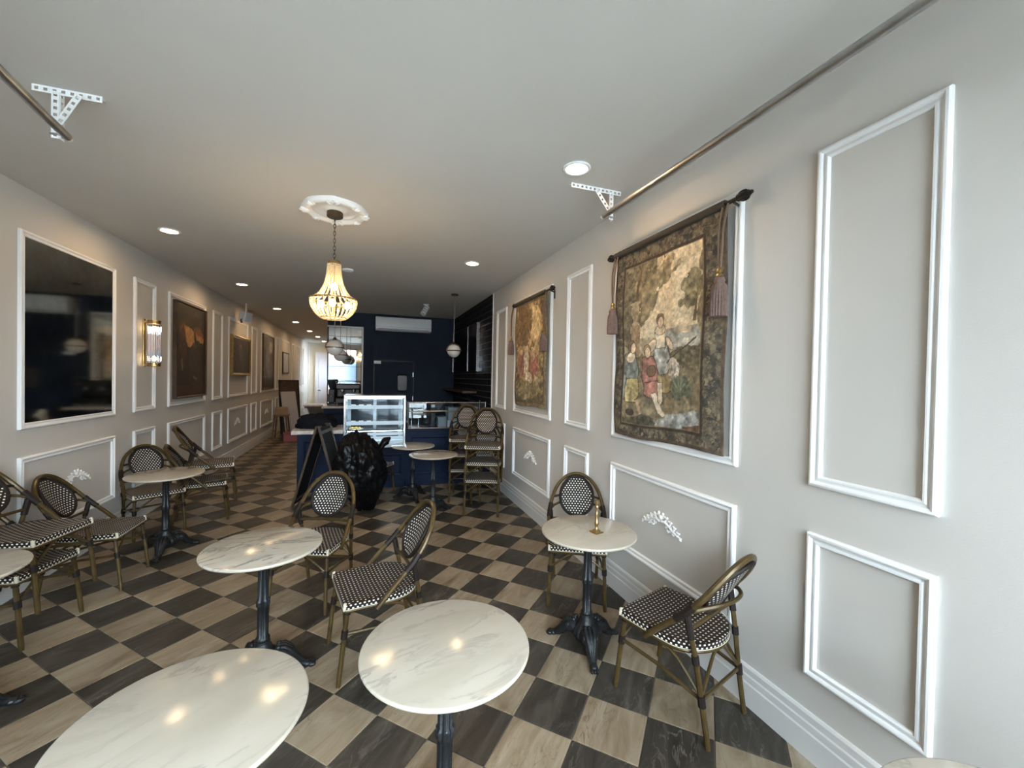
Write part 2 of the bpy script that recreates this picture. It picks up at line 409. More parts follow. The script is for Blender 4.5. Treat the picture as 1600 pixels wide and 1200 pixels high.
def tile_mesh(mb,poly,cx,cy):
    # low slab with a small chamfer
    n=len(poly); c=(sum(p[0] for p in poly)/n,sum(p[1] for p in poly)/n); k=.0018
    inn=[(p[0]+(c[0]-p[0])*k/max(.02,math.hypot(c[0]-p[0],c[1]-p[1]))*1.4,p[1]+(c[1]-p[1])*k/max(.02,math.hypot(c[0]-p[0],c[1]-p[1]))*1.4) for p in poly]
    vs=[(p[0]-cx,p[1]-cy,-.004) for p in poly]+[(p[0]-cx,p[1]-cy,-.0014) for p in poly]+[(p[0]-cx,p[1]-cy,0) for p in inn]
    fs=[tuple(range(2*n,3*n))]
    for i in range(n):
        j=(i+1)%n; fs += [(i,j,n+j,n+i),(n+i,n+j,2*n+j,2*n+i)]
    mb.add(vs,fs)
cells=[]
for mm in range(-20,50):
    for nn in range(-40,60):
        c=lat(mm+.5,nn+.5)
        if not (LW-.3<c[0]<RW+.3 and FY-.3<c[1]<EY+.3): continue
        q=[lat(mm+g,nn+g),lat(mm+1-g,nn+g),lat(mm+1-g,nn+1-g),lat(mm+g,nn+1-g)]
        for rect in ((LW,RW,FY,BY),(LW,CX,BY,EY)):
            p=clip_rect(q,*rect)
            if len(p)<3 or area(p)<2e-4: continue
            s=[proj((*a,0)) for a in p]; vis=0
            if all(s):
                s2=clip_rect(s,0,1600,0,1200)
                if len(s2)>=3: vis=area(s2)
            cells.append((vis,(mm+nn)%2,p,area(p)>.99*(HALF**2),c))
cells.sort(key=lambda t:-t[0])
shared={}
for par in (0,1):
    mb=MB(); h=.5-g; tile_mesh(mb,[(TS*(a*ca-b_*sa),TS*(a*sa+b_*ca)) for a,b_ in ((-h,-h),(h,-h),(h,h),(-h,h))],0,0)
    o=mb.build('tile',M['tile_dark'] if par==DARK else M['tile_light'],floor,smooth=False); shared[par]=o.data; bpy.data.objects.remove(o)
rest={0:MB(),1:MB()}
for i,(vis,par,p,full,c) in enumerate(cells):
    if i<300:
        if full:
            o=bpy.data.objects.new('tile',shared[par]); COL.objects.link(o); o.parent=floor; o.location=(c[0],c[1],0)
        else:
            mb=MB(); tile_mesh(mb,p,0,0); mb.build('tile',M['tile_dark'] if par==DARK else M['tile_light'],floor,smooth=False)
    else: tile_mesh(rest[par],p,0,0)
for par in (0,1):
    o=rest[par].build('far_tiles',M['tile_dark'] if par==DARK else M['tile_light'],floor,smooth=False); o['kind']='stuff'

# ---- shell
struct(MB().bx(LW-.15,RW+.15,FY-.15,EY+.15,CH,CH+.12).build('ceiling',M['ceiling'],smooth=False),'plain warm grey painted ceiling')
struct(MB().bx(LW-.15,LW,FY-.15,EY+.15,-.12,CH).build('wall_left',M['wall'],smooth=False),'long warm grey panelled wall on the left')
struct(MB().bx(RW,RW+.15,FY-.15,TILE_Y,-.12,CH).build('wall_right',M['wall'],smooth=False),'warm grey panelled wall on the right')
struct(MB().bx(CX+.15,RW+.15,BY,BY+.15,-.12,CH).build('wall_back',M['navy'],smooth=False),'navy blue back wall behind the counter')
struct(MB().bx(CX,CX+.15,BY,18.7,-.12,CH).bx(CX,CX+.15,19.5,EY,-.12,CH).bx(CX,CX+.15,18.7,19.5,-.12,1.1).bx(CX,CX+.15,18.7,19.5,2.3,CH).build('wall_corridor',M['wall'],smooth=False),'side wall of the far corridor')
struct(MB().bx(LW,CX+.15,EY,EY+.15,-.12,CH).build('wall_end',M['endwall'],smooth=False),'cream wall closing the far corridor')
struct(MB().bx(LW,LW+.05,EY-.12,EY,0,CH).build('trim_60',M['trim'],smooth=False),'white corner casing at the far end of the corridor')

# tiled wall with separate glazed tiles
tw=struct(MB().bx(RW+.006,RW+.15,TILE_Y,BY,-.12,CH).build('wall_tiled',M['tilegrout'],smooth=False),'wall of dark glazed subway tiles beside the counter')
struct(MB().bx(RW-.012,RW+.006,TILE_Y-.004,TILE_Y+.014,0,CH).build('trim_61',M['trim'],smooth=False),'white edge strip where plaster meets dark tile')
TH,TL=.1055,.40
rows=int(CH/TH)+1; tcache={}
for r in range(rows):
    z0=r*TH+.003; z1=min((r+1)*TH-.003,CH-.001)
    if z1-z0<.01: continue
    y=TILE_Y+.014-(TL/2 if r%2 else 0)
    while y<BY:
        a=max(y+.003,TILE_Y+.016); c=min(y+TL-.003,BY-.001); y+=TL
        if c-a<.02: continue
        key=(round(c-a,3),round(z1-z0,3))
        if key not in tcache:
            mb=MB(); hy,hz=(c-a)/2,(z1-z0)/2; e=.004
            vs=[(.006,s*hy,t*hz) for s,t in ((-1,-1),(1,-1),(1,1),(-1,1))]+[(0,s*hy,t*hz) for s,t in ((-1,-1),(1,-1),(1,1),(-1,1))]+[(-.003,s*(hy-e),t*(hz-e)) for s,t in ((-1,-1),(1,-1),(1,1),(-1,1))]
            fs=[(11,10,9,8)]+[(i,4+i,4+(i+1)%4,(i+1)%4) for i in range(4)]+[(4+i,8+i,8+(i+1)%4,4+(i+1)%4) for i in range(4)]
            mb.add(vs,fs); o=mb.build('tile',M['bluetile'],tw,smooth=False); tcache[key]=o.data
        else:
            o=bpy.data.objects.new('tile',tcache[key]); COL.objects.link(o); o.parent=tw
        o.location=(RW,(a+c)/2,(z0+z1)/2)

# ---- panel mouldings
PROFILE=[(0,0),(0,.013),(.006,.019),(.014,.021),(.021,.018),(.026,.011),(.033,.011),(.038,.015),(.045,.015),(.050,.008),(.050,0)]
TN=[0]
def panel(side,y0,y1,z0,z1,label,k=1.0):
    TN[0]+=1; mb=MB(); X=LW if side=='L' else RW; sgn=1 if side=='L' else -1; vs=[]; n=len(PROFILE)
    for (ya,za,iy,iz) in ((y0,z0,1,1),(y1,z0,-1,1),(y1,z1,-1,-1),(y0,z1,1,-1)):
        for d,h in PROFILE: vs.append((X+sgn*h*1.15,ya+iy*d*k,za+iz*d*k))
    fs=[]
    for c in range(4):
        e=(c+1)%4
        for i in range(n-1):
            q=(c*n+i,e*n+i,e*n+i+1,c*n+i+1); fs.append(q if side=='R' else q[::-1])
    mb.add(vs,fs)
    return struct(mb.build('trim_%d'%TN[0],M['trim'],smooth=True,ang=25,clean=True),label)
RP=[(.870,1.327,'narrow'),(1.721,2.953,'wide'),(3.336,3.817,'narrow'),(4.186,5.414,'wide'),(5.791,6.27,'narrow')]
LP=[(4.160,5.407,'wide'),(5.773,6.260,'narrow'),(6.617,7.910,'wide'),(8.251,8.729,'narrow'),(9.076,10.372,'wide'),(10.686,11.159,'narrow'),
    (11.557,12.90,'wide'),(13.245,13.69,'narrow'),(14.0,15.33,'wide'),(15.70,16.25,'narrow'),(16.52,17.70,'wide'),(18.05,18.52,'narrow')]
for i,(a,c,w) in enumerate(RP):
    for hi in (1,0): panel('R',a,c,(ZB if hi else Zb),(ZT if hi else Zt),'%s white %s panel moulding on the right wall, number %d from the front'%(w,'upper' if hi else 'lower',i+1))
for i,(a,c,w) in enumerate(LP):
    for hi in (1,0): panel('L',a,c,(ZB if hi else Zb),(ZT if hi else Zt),'%s white %s panel moulding on the left wall, number %d from the front'%(w,'upper' if hi else 'lower',i+1))
# ---- baseboards
BP=[(0,0),(.020,0),(.020,.118),(.016,.126),(.016,.158),(.012,.166),(.012,.196),(.006,.208),(0,.210)]
def baseboard(name,X,sgn,ya,yb,label):
    vs=[(X+sgn*d,y,z) for y in (ya,yb) for d,z in BP]; n=len(BP); fs=[(i,i+1,n+i+1,n+i) for i in range(n-1)]+[tuple(range(n)),tuple(range(2*n-1,n-1,-1))]
    struct(MB().add(vs,fs).build(name,M['base'],smooth=False,clean=True),label)
baseboard('baseboard_right',RW,-1,FY,TILE_Y,'stepped skirting along the right wall')
baseboard('baseboard_left',LW,1,FY,EY,'stepped skirting along the left wall')

# ---- storefront behind the viewer: daylight comes in here
mb=MB(); OPEN=[(-1.9,-.5,.8,2.9),(-.34,.66,0,2.9),(.74,1.88,.3,2.9)]
xs=LW-.0
mb.bx(LW,RW,FY-.15,FY,2.9,CH)
prev=LW
for x0,x1,z0,z1 in OPEN:
    mb.bx(prev,x0,FY-.15,FY,-.12,2.9); prev=x1
    if z0>0: mb.bx(x0,x1,FY-.15,FY,-.12,z0)
mb.bx(prev,RW,FY-.15,FY,-.12,2.9)
struct(mb.build('wall_front',M['wall'],smooth=False),'storefront wall with large windows behind the viewer')
for i,(x0,x1,z0,z1) in enumerate(OPEN):
    nm='door_1' if i==1 else 'window_%d'%(1 if i==0 else 2)
    mb=MB(); t=.05
    mb.bx(x0,x1,FY-.11,FY-.05,z1-t,z1); mb.bx(x0,x1,FY-.11,FY-.05,z0,z0+t); mb.bx(x0,x0+t,FY-.11,FY-.05,z0+t,z1-t); mb.bx(x1-t,x1,FY-.11,FY-.05,z0+t,z1-t)
    if i==1: mb.bx(x0+t,x1-t,FY-.11,FY-.05,2.15,2.2)
    o=struct(mb.build(nm,M['frameblack'],smooth=False),'black framed storefront %s'%('door' if i==1 else 'window'))
    MB().bx(x0+t,x1-t,FY-.083,FY-.077,z0+t,z1-t).build('pane',M['glass'],o,smooth=False)
struct(MB().bx(LW,RW,FY-1.15,FY-.15,3.0,3.06).build('trim_63',M['frameblack'],smooth=False),'unseen flat awning added over the storefront windows to cut high sky light')  # unseen awning, added so tabletops get less high sky than the walls
struct(MB().bx(-30,30,-40,FY-.15,-.2,-.05).build('ground',M['asphalt'],smooth=False),'street and pavement outside the storefront')
fac=MB().bx(-25,25,-24,-20,-.05,4.2).build('wall_opposite',M['facade'],smooth=False); struct(fac,'low brick building across the street')
for i in range(10):
    MB().bx(-22+i*4.6,-22+i*4.6+2.6,-20.0,-19.95,.6,3.0).build('window_pane',M['darkglass'],fac,smooth=False)

wf=MB()  # invented window out of view, lets daylight onto the end wall and door
for q in ((18.7,18.75,1.1,2.3),(19.45,19.5,1.1,2.3),(18.75,19.45,1.1,1.15),(18.75,19.45,2.25,2.3)): wf.bx(CX+.04,CX+.10,*q)
o=struct(wf.build('window_3',M['trim'],smooth=False),'small white framed window, unseen, added to bring daylight to the corridor end')
MB().bx(CX+.066,CX+.072,18.75,19.45,1.15,2.25).build('pane',M['glass'],o,smooth=False)
# ---- far corridor door, back wall door, mirror wall
def bpart(name,mat,parent,*boxes,bevel=0):
    mb=MB()
    for q in boxes: mb.bx(*q)
    return mb.build(name,mat,parent,smooth=False,bevel=bevel)
d2=bpart('door_2',M['whitewood'],None,(-2.14,-1.24,EY-.05,EY,0.0,2.62)); struct(d2,'white six panel door at the far end of the corridor')
for cx_ in (-1.92,-1.46):
    for z0,z1 in ((.25,.95),(1.1,1.85),(2.0,2.45)):
        bpart('panel',M['whitewood'],d2,(cx_-.16,cx_+.16,EY-.065,EY-.05,z0,z1),bevel=.01)
bpart('door_frame',M['trim'],d2,(-2.22,-2.14,EY-.06,EY,0,2.70),(-1.24,-1.16,EY-.06,EY,0,2.70),(-2.14,-1.24,EY-.06,EY,2.62,2.70))
bpart('handle',M['chrome'],d2,(-2.09,-1.99,EY-.11,EY-.05,1.0,1.04))
d3=bpart('door_3',M['navy'],None,(.13,.975,BY-.012,BY,0,2.035)); struct(d3,'navy swing door with small rounded window in the back wall')
bpart('door_frame',M['blacktrim'],d3,(.100,.130,BY-.016,BY,0,2.065),(.975,1.005,BY-.016,BY,0,2.065),(.13,.975,BY-.016,BY,2.035,2.065))
def rrect(cx,cz,w,h,r,n=6):
    pts=[]
    for sx,sz,a0 in ((1,1,0),(-1,1,90),(-1,-1,180),(1,-1,270)):
        for k in range(n+1):
            a=R(a0+90*k/n); pts.append((cx+sx*(w/2-r)+r*math.cos(a),cz+sz*(h/2-r)+r*math.sin(a)))
    return pts
gk=spline([(x,BY-.02,z) for x,z in rrect(.735,1.555,.235,.37,.06)],1,True)
MB().tube(gk,.016,8,True).build('window_gasket',M['blacktrim'],d3)
poly=rrect(.735,1.555,.235,.37,.06); n=len(poly)
MB().add([(x,BY-.016,z) for x,z in poly],[tuple(range(n-1,-1,-1))]).build('window_pane',simple('dim_door_glass',(.055,.05,.047),.3),d3,smooth=False)
for z in (.35,1.2,1.75): bpart('hinge',M['chrome'],d3,(.968,.982,BY-.03,BY-.012,z-.05,z+.05))
# mirror of stacked panes beside the back wall
mw=bpart('mirror_wall',M['mirror'],None,(CX+.02,-.15,BY-.012,BY-.004,1.10,2.76)); mw.data.materials[0]=M['blacktrim']
tag(mw,'tall silver mirror in stacked panes on the back wall beside the corridor','mirror')
zz=[1.10,1.50,1.90,2.28,2.42,2.56,2.76]
for i in range(len(zz)-1): bpart('mirror_pane',M['mirror'],mw,(CX+.025,-.155,BY-.018,BY-.012,zz[i]+.004,zz[i+1]-.004))
bpart('frame',M['trim'],mw,(-.15,-.118,BY-.03,BY,1.08,2.79),(CX+.0,-.15,BY-.03,BY,2.76,2.79))
struct(bpart('trim_62',M['navy'],None,(CX+.001,CX+.15,BY-.002,BY,0,CH)),'navy return beside the mirror')
# ================================================================== FURNITURE
# ---- bistro chair, local front = +x
def arc(p0,p1,p2,k=10):
    P=[Vector(p) for p in (p0,p1,p2)]
    return [P[0]*(1-t)**2+P[1]*2*t*(1-t)+P[2]*t*t for t in [i/k for i in range(k+1)]]
SEAT_OUT=[]
def seat_outline(n=26):
    pts=[(.232,-.205),(.232,.205)]
    # front corners slightly rounded
    out=[]
    for sx,cy in ((1,.195),):
        for k in range(5):
            a=R(90*k/4); out.append((.212+.02*math.cos(a),.195+.02*math.sin(a)))
    out.append((.06,.222)); out.append((-.03,.222))
    for k in range(1,n):
        a=R(90+180*k/n); out.append((-.05+.18*math.cos(a),.222*math.sin(a)))
    out.append((-.03,-.222)); out.append((.06,-.222))
    for k in range(5):
        a=R(-90+90*k/4); out.append((.212+.02*math.cos(a),-.195+.02*math.sin(a)))
    return out
def make_chair(name):
    t=thing(name,'','chair')
    out=seat_outline(); n=len(out); zt,zb=.452,.415
    # woven seat top, slightly dished
    mb=MB(); rings=[1.0,.97,.8,.55,.3]; vs=[]; uvs=[]
    for k in rings:
        for x,y in out:
            z=zt-.012*(1-k)**.6 if k<1 else zt-.004
            vs.append((x*k+.01*(1-k),y*k,z))
    vs.append((.01,0,zt-.012)); uvx=[(v[1],v[0]) for v in vs]; fs=[]; fu=[]
    for r in range(len(rings)-1):
        for i in range(n):
            j=(i+1)%n; q=(r*n+i,r*n+j,(r+1)*n+j,(r+1)*n+i); fs.append(q); fu.append([uvx[k] for k in q])
    for i in range(n):
        q=((len(rings)-1)*n+i,(len(rings)-1)*n+(i+1)%n,len(vs)-1); fs.append(q); fu.append([uvx[k] for k in q])
    mb.add(vs,fs,fu)
    mb.add([(x*.99,y*.99,zb+.004) for x,y in out],[tuple(range(n-1,-1,-1))],[[(0,0)]*n])
    seat=mb.build('seat',M['weaveseat'],t,ang=60)
    # rim
    mb=MB(); s=0; S=[0]
    for i in range(n): s+=math.dist(out[i],out[(i+1)%n]); S.append(s)
    vs=[(x*1.008,y*1.008,zb) for x,y in out]+[(x*1.01,y*1.01,zt-.004) for x,y in out]
    fs=[];fu=[]
    for i in range(n):
        j=(i+1)%n; fs.append((i,j,n+j,n+i)); fu.append([(S[i],0),(S[i+1],0),(S[i+1],.035),(S[i],.035)])
    mb.add(vs,fs,fu); mb.build('seat_rim',M['weaverim'],seat,ang=60)
    ring=[(x*.985,y*.985,zb-.006) for x,y in out]
    MB().tube(ring,.0115,6,True).build('seat_frame',M['bamboo'],t)
    MB().tube([(x*1.012,y*1.012,zb+.001) for x,y in out],.0024,5,True).build('seat_piping',M['clip'],seat)
    for s in (1,-1):
        mb=MB(); mb.obx((.228,s*.211,.437),(.016,.016,.034)); mb.obx((.232,s*.213,.424),(.012,.014,.022),Matrix.Rotation(.4*s,3,'Z')); mb.obx((.224,s*.213,.452),(.014,.012,.008))
        mb.build('corner_clip',M['clip'],t,bevel=.004)
    for s in (1,-1):
        MB().tube(spline([(.255,s*.210,0),(.232,s*.204,.22),(.208,s*.196,.418)],5),[.0125]+[.0135]*9+[.0145],8).build('leg',M['bamboo'],t)
        MB().tube(spline([(-.258,s*.183,0),(-.225,s*.188,.20),(-.196,s*.200,.40),(-.172,s*.212,.52),(-.158,s*.216,.595)],5),.0132,8).build('leg',M['bamboo'],t)
    # hoop of the back: runs from seat side up and over
    half=[(.060,.232,.392),(-.045,.230,.50),(-.148,.224,.600),(-.225,.205,.695),(-.285,.160,.79),(-.322,.085,.858)]
    pts=half+[(-.334,0,.879)]+[(x,-y,z) for x,y,z in reversed(half)]
    MB().tube(spline(pts,6),.0155,9).build('hoop',M['bamboo'],t)
    # oval woven back
    C=Vector((-.230,0,.706)); U=Vector((-.5,0,.866)); V=Vector((0,1,0)); Nn=V.cross(U)
    mb=MB(); a_,b_=.139,.170; nr,na=6,36; vs=[C+Nn*(-.028)]; uvx=[(0.0,0.0)]
    nv=V.cross(U)
    sg=1 if nv.x>0 else -1
    def bow(y): return -.030*(1-(y/a_)**2)          # centre lies further back
    vs=[];uvx=[]
    for side in (1,-1):
        b0=len(vs); vs.append(C+Vector((bow(0)+.004*side,0,0))); uvx.append((0,0))
        for r in range(1,nr+1):
            for k in range(na):
                an=2*PI*k/na; y=a_*r/nr*math.cos(an); u=b_*r/nr*math.sin(an)
                p=C+U*u+V*y+Vector((bow(y)+.004*side,0,0)); vs.append(p); uvx.append((y,u))
    fs=[];fu=[]; tot=1+nr*na
    for si in (0,1):
        o=si*tot
        for k in range(na):
            q=(o,o+1+k,o+1+(k+1)%na); 
            if si: q=q[::-1]
            fs.append(q); fu.append([uvx[i] for i in q])
        for r in range(nr-1):
            for k in range(na):
                a0=o+1+r*na+k; a1=o+1+r*na+(k+1)%na; b0=a0+na; b1=a1+na
                q=(a0,b0,b1,a1)
                if si: q=q[::-1]
                fs.append(q); fu.append([uvx[i] for i in q])
    back=MB().add(vs,fs,fu).build('backrest',M['weaveback'],t,ang=60)
    MB().tube([C+U*(b_*math.sin(2*PI*k/40))+V*(a_*math.cos(2*PI*k/40))+Vector((bow(a_*math.cos(2*PI*k/40)),0,0)) for k in range(40)],.0125,8,True).build('backrest_rim',M['wrap'],back)
    # bars that carry the oval
    MB().tube(spline([(-.150,.222,.604),(-.205,.185,.632),(-.268,.09,.655),(-.285,0,.660),(-.268,-.09,.655),(-.205,-.185,.632),(-.150,-.222,.604)],5),.0105,7).build('back_bar',M['bamboo'],t)
    MB().tube([(-.168,.208,.530),(-.172,0,.536),(-.168,-.208,.530)],.0105,7).build('back_bar',M['bamboo'],t)
    for s in (1,-1):
        MB().tube([(-.225,s*.205,.695),(-.236,s*.170,.702),(-.240,s*.136,.708)],.010,7).build('back_link',M['wrap'],t)
    # wrapped joints
    for s in (1,-1):
        MB().tube(spline([(-.105,s*.228,.560),(-.148,s*.225,.601),(-.188,s*.216,.650)],4),.0195,8).build('wrapped_joint',M['wrap'],t)
        MB().tube([(-.178,s*.209,.490),(-.158,s*.217,.598)],.0175,8).build('wrapped_joint',M['wrap'],t)
        MB().tube([(.228,s*.2025,.255),(.223,s*.201,.300)],.0185,8).build('wrapped_joint',M['wrap'],t)
        MB().tube([(-.2275,s*.1875,.185),(-.2205,s*.1895,.235)],.0185,8).build('wrapped_joint',M['wrap'],t)
        MB().tube([(-.199,s*.1985,.375),(-.193,s*.2015,.415)],.0175,8).build('wrapped_joint',M['wrap'],t)
        MB().tube([(.212,s*.198,.385),(.208,s*.196,.415)],.0185,8).build('wrapped_joint',M['wrap'],t)
    # stretchers and arched braces
    for s in (1,-1):
        MB().tube([(.224,s*.201,.278),(0,s*.196,.262),(-.222,s*.188,.215)],.0095,7).build('stretcher',M['bamboo'],t)
        MB().tube(spline([(-.222,s*.189,.225),(-.16,s*.196,.30),(-.08,s*.205,.375),(.05,s*.212,.405)],4),.0085,6).build('brace',M['bamboo'],t)
    MB().tube([(-.222,.189,.212),(-.222,-.189,.212)],.0095,7).build('stretcher',M['bamboo'],t)
    MB().tube(spline([(.224,.200,.285),(.215,.12,.345),(.205,.03,.398),(.205,-.03,.398),(.215,-.12,.345),(.224,-.200,.285)],4),.0085,6).build('brace',M['bamboo'],t)
    MB().tube(spline([(-.222,.189,.220),(-.215,.12,.30),(-.205,.03,.385),(-.205,-.03,.385),(-.215,-.12,.30),(-.222,-.189,.220)],4),.0085,6).build('brace',M['bamboo'],t)
    return t
proto=make_chair('bistro_chair')
GC='woven bistro chairs'
CH_LIST=[
 (.074,2.665,0,-168.2,'bistro chair with woven seat standing alone between the two round tables in the middle'),
 (-.374,3.485,0,-111.2,'bistro chair with white dotted oval back facing the viewer behind the veined table'),
 (1.600,2.930,0,-116.8,'bistro chair behind the table that carries the brass candlestick'),
 (1.608,1.772,0,107.9,'bistro chair seen from behind, nearest the right wall and the viewer'),
 (-2.050,4.203,0,0,'single bistro chair against the left wall below the dark mirror'),
 (-2.181,3.557,0,-9.9,'lower of two stacked bistro chairs beside the table cut by the left edge'),
 (-2.113,3.569,.205,-9.9,'upper of two stacked bistro chairs beside the table cut by the left edge'),
 (-1.825,5.734,0,13.8,'lower of two stacked bistro chairs seen from the side behind the far left table'),
 (-1.755,5.760,.205,13.8,'upper of two stacked bistro chairs seen from the side behind the far left table'),
 (-2.172,5.425,0,-54.0,'bistro chair tucked behind the far left table near the wall lamp'),
 (1.417,5.108,0,-111.2,'bottom chair of the tall bistro chair stack near the counter'),
 (1.430,5.135,.207,-111.2,'middle chair of the tall bistro chair stack near the counter'),
 (1.420,5.108,.414,-111.2,'top chair of the tall bistro chair stack near the counter'),
 (1.325,5.735,0,-105,'bottom chair of the hindmost stack, mostly hidden before the navy counter'),
 (1.325,5.735,.207,-105,'middle chair of the hindmost stack, mostly hidden before the navy counter'),
 (1.325,5.735,.414,-105,'top chair of the hindmost stack, its oval back peeking out left'),
 (.052,6.200,0,-34.4,'bistro chair half hidden behind the black rubbish bag'),
]
for i,(x,y,z,a,lab) in enumerate(CH_LIST):
    o=proto if i==0 else copy_tree(proto)
    o.location=(x,y,z); o.rotation_euler=(0,0,R(a)); o['label']=lab; o['group']=GC

# ---- round marble bistro table
TZ=.745
def make_table(name,marble):
    t=thing(name,'','table')
    prof=[(.001,TZ-.020),(.285,TZ-.020),(.296,TZ-.017),(.3005,TZ-.010),(.3005,TZ-.006),(.298,TZ-.0015),(.294,TZ),(.001,TZ)]
    MB().lathe(prof,(0,0,0),72).build('tabletop',marble,t,ang=50)
    prof=[(.028,.16),(.040,.165),(.044,.18),(.040,.195),(.031,.205),(.036,.215),(.036,.225),(.029,.235),(.029,.40),(.034,.405),(.036,.415),(.034,.425),(.037,.432),(.034,.44),(.028,.448),(.026,.66),(.032,.665),(.034,.675),(.03,.685),(.034,.70),(.05,.712),(.001,.712)]
    MB().lathe(prof,(0,0,0),40,10,.20,(.235,.66)).build('column',M['iron'],t,ang=60)
    mb=MB()
    for k in range(4):
        M3=Matrix.Rotation(k*PI/2,3,'Z'); mb.obx(M3@Vector((.11,0,.718)),(.22,.03,.012),M3)
    mb.build('top_spider',M['iron'],t,smooth=False)
    prof=[(.02,.045),(.070,.050),(.092,.080),(.098,.105),(.088,.130),(.066,.150),(.050,.165),(.046,.18),(.040,.20),(.001,.20)]
    MB().lathe(prof,(0,0,0),48,16,.12,(.060,.16)).build('base_hub',M['iron'],t,ang=60)
    for k in range(3):
        M3=Matrix.Rotation(k*PI*2/3,3,'Z')
        P=spline([(.050,0,.100),(.098,0,.112),(.135,0,.094),(.165,0,.058),(.195,0,.032),(.225,0,.024)],5); L=len(P)-1; rr=[.048*(1-i/L)**1.1+.017 for i in range(L+1)]
        mb=MB(); mb.tube([M3@p for p in P],rr,10,flat=.82)
        for s_ in (-1,0,1):
            mb.tube([M3@Vector((x,s_*w,z)) for x,w,z in ((.075,.022,.158),(.11,.026,.158),(.145,.022,.128),(.172,.015,.088),(.20,.009,.055),(.222,.006,.040))],[.008,.011,.011,.009,.007,.005],6)
            mb.sph(M3@Vector((.080,s_*.024,.158)),(.016,.012,.014),8,6,M3)
        for s_ in (-1,1): mb.sph(M3@Vector((.112,s_*.040,.108)),(.030,.012,.030),10,7,M3)
        leg=mb.build('base_leg',M['iron'],t,ang=60)
        mb=MB()
        for j in range(-1,2):
            mb.sph(M3@Vector((.252,j*.017,.013)),(.022,.0105,.013),8,6,M3)
        mb.sph(M3@Vector((.228,0,.019)),(.028,.025,.018),10,6,M3)
        mb.build('paw',M['iron'],leg,ang=70)
    return t
TAB=[
 (.280,1.468,20,1.0,.55,'round white marble bistro table in the centre foreground with a warm light reflection'),
 (-.460,1.365,35,2.0,.5,'largest looking marble table, cut by the bottom edge at lower left'),
 (-.543,2.623,5,3.0,1.6,'marble table with long grey veins left of the middle'),
 (1.346,2.310,12,4.0,.35,'marble table by the right wall with a brass candlestick on it'),
 (.783,5.172,25,5.0,.3,'nearer of two small marble tables before the navy counter'),
 (.603,5.884,40,6.0,.3,'farther of two small marble tables, touching the navy counter front'),
 (-1.803,4.749,-84,7.0,.4,'marble table by the left wall under the wall lamp'),
 (-1.890,2.670,30,8.0,.6,'marble table cut off by the left edge of the picture'),
 (1.275,.360,0,9.0,.5,'marble table showing only its rim at the bottom right corner'),
]
tp=None
for i,(x,y,a,seed,vein,lab) in enumerate(TAB):
    mm=mat_marble('white_marble_%d'%i,seed,vein)
    if tp is None: o=tp=make_table('bistro_table',mm)
    else:
        o=copy_tree(tp)
        for ch in o.children:
            if ch.name.startswith('tabletop'):
                ch.data=ch.data.copy(); ch.data.materials[0]=mm
    o.location=(x,y,0); o.rotation_euler=(0,0,R(a)); o['label']=lab; o['group']='round marble bistro tables'

# ---- brass candlestick on the right table
t=thing('candlestick','slim brass candlestick standing on the marble table by the right wall','candlestick',(1.375,2.262,TZ),R(12))
MB().obx((0,0,.005),(.062,.062,.010)).build('base',M['brass'],t,smooth=False,bevel=.003)
MB().lathe([(.026,.010),(.022,.016),(.011,.026),(.009,.045),(.014,.055),(.016,.064),(.010,.074),(.008,.11),(.012,.118),(.008,.126),(.0075,.150),(.013,.158),(.015,.166),(.012,.172),(.001,.172)],(0,0,0),20).build('stem',M['brass'],t,ang=60)
MB().lathe([(.010,.172),(.011,.176),(.011,.198),(.0145,.202),(.0145,.206),(.008,.206),(.008,.190),(.001,.190)],(0,0,0),18).build('candle_cup',M['brass'],t,ang=60)

# ---- plaster appliques in the lower panels
def applique(y,side,label):
    X=RW if side=='R' else LW; sg=-1 if side=='R' else 1
    t=thing('wall_applique',label,'ornament',(X,y,.725),0,'white scroll appliques'); rnd=random.Random(3)
    def curl(cy,cz,r,a0,turns,s):
        return [(sg*.007,s*(cy+r*(1-.75*i/14)*math.cos(R(a0+turns*i/14))),cz+r*(1-.75*i/14)*math.sin(R(a0+turns*i/14))) for i in range(15)]
    for s in (1,-1):
        mb=MB(); mb.tube([(sg*.007,s*p[0],p[1]) for p in ((.01,.015),(.045,.022),(.08,.010),(.115,-.010),(.15,-.026),(.185,-.036),(.202,-.034))],[.011,.010,.010,.009,.008,.006,.004],6)
        mb.build('stem',M['plaster'],t)
        mb=MB()
        for (cy_,cz_,r_,a0,tu) in ((.035,.045,.022,-90,300),(.078,.028,.020,-90,320),(.118,.008,.019,-90,320),(.155,-.014,.015,-90,300),(.055,-.004,.017,90,-300),(.095,-.020,.015,90,-300)):
            mb.tube(curl(cy_,cz_,r_,a0,tu,s),[.0075-.0003*i for i in range(15)],6)
        mb.build('scroll',M['plaster'],t)
        for (yy,zz,a,l,w) in ((.020,.068,70,.026,.013),(.060,.052,40,.026,.012),(.100,.034,25,.026,.012),(.138,.012,10,.024,.011),(.175,-.010,10,.022,.010),(.075,-.028,-35,.024,.010),(.125,-.034,-35,.022,.009),(.192,-.044,-45,.020,.008)):
            Mx=Matrix.Rotation(R(a),3,'X') if s>0 else Matrix.Rotation(R(180-a),3,'X')
            MB().sph((sg*.008,s*yy,zz),(.008,l*.62,w*.75),8,6,Mx).build('leaf',M['plaster'],t,ang=80)
    MB().sph((sg*.008,0,.045),(.013,.022,.020),10,7).build('rosette',M['plaster'],t,ang=80)
    return t
applique(2.330,'R','white plaster scroll applique in the right wall panel beside the candlestick table')
applique(4.770,'R','white plaster scroll applique low on the right wall under the smaller tapestry')
applique(4.82,'L','white plaster scroll applique in the left wall panel below the dark mirror')
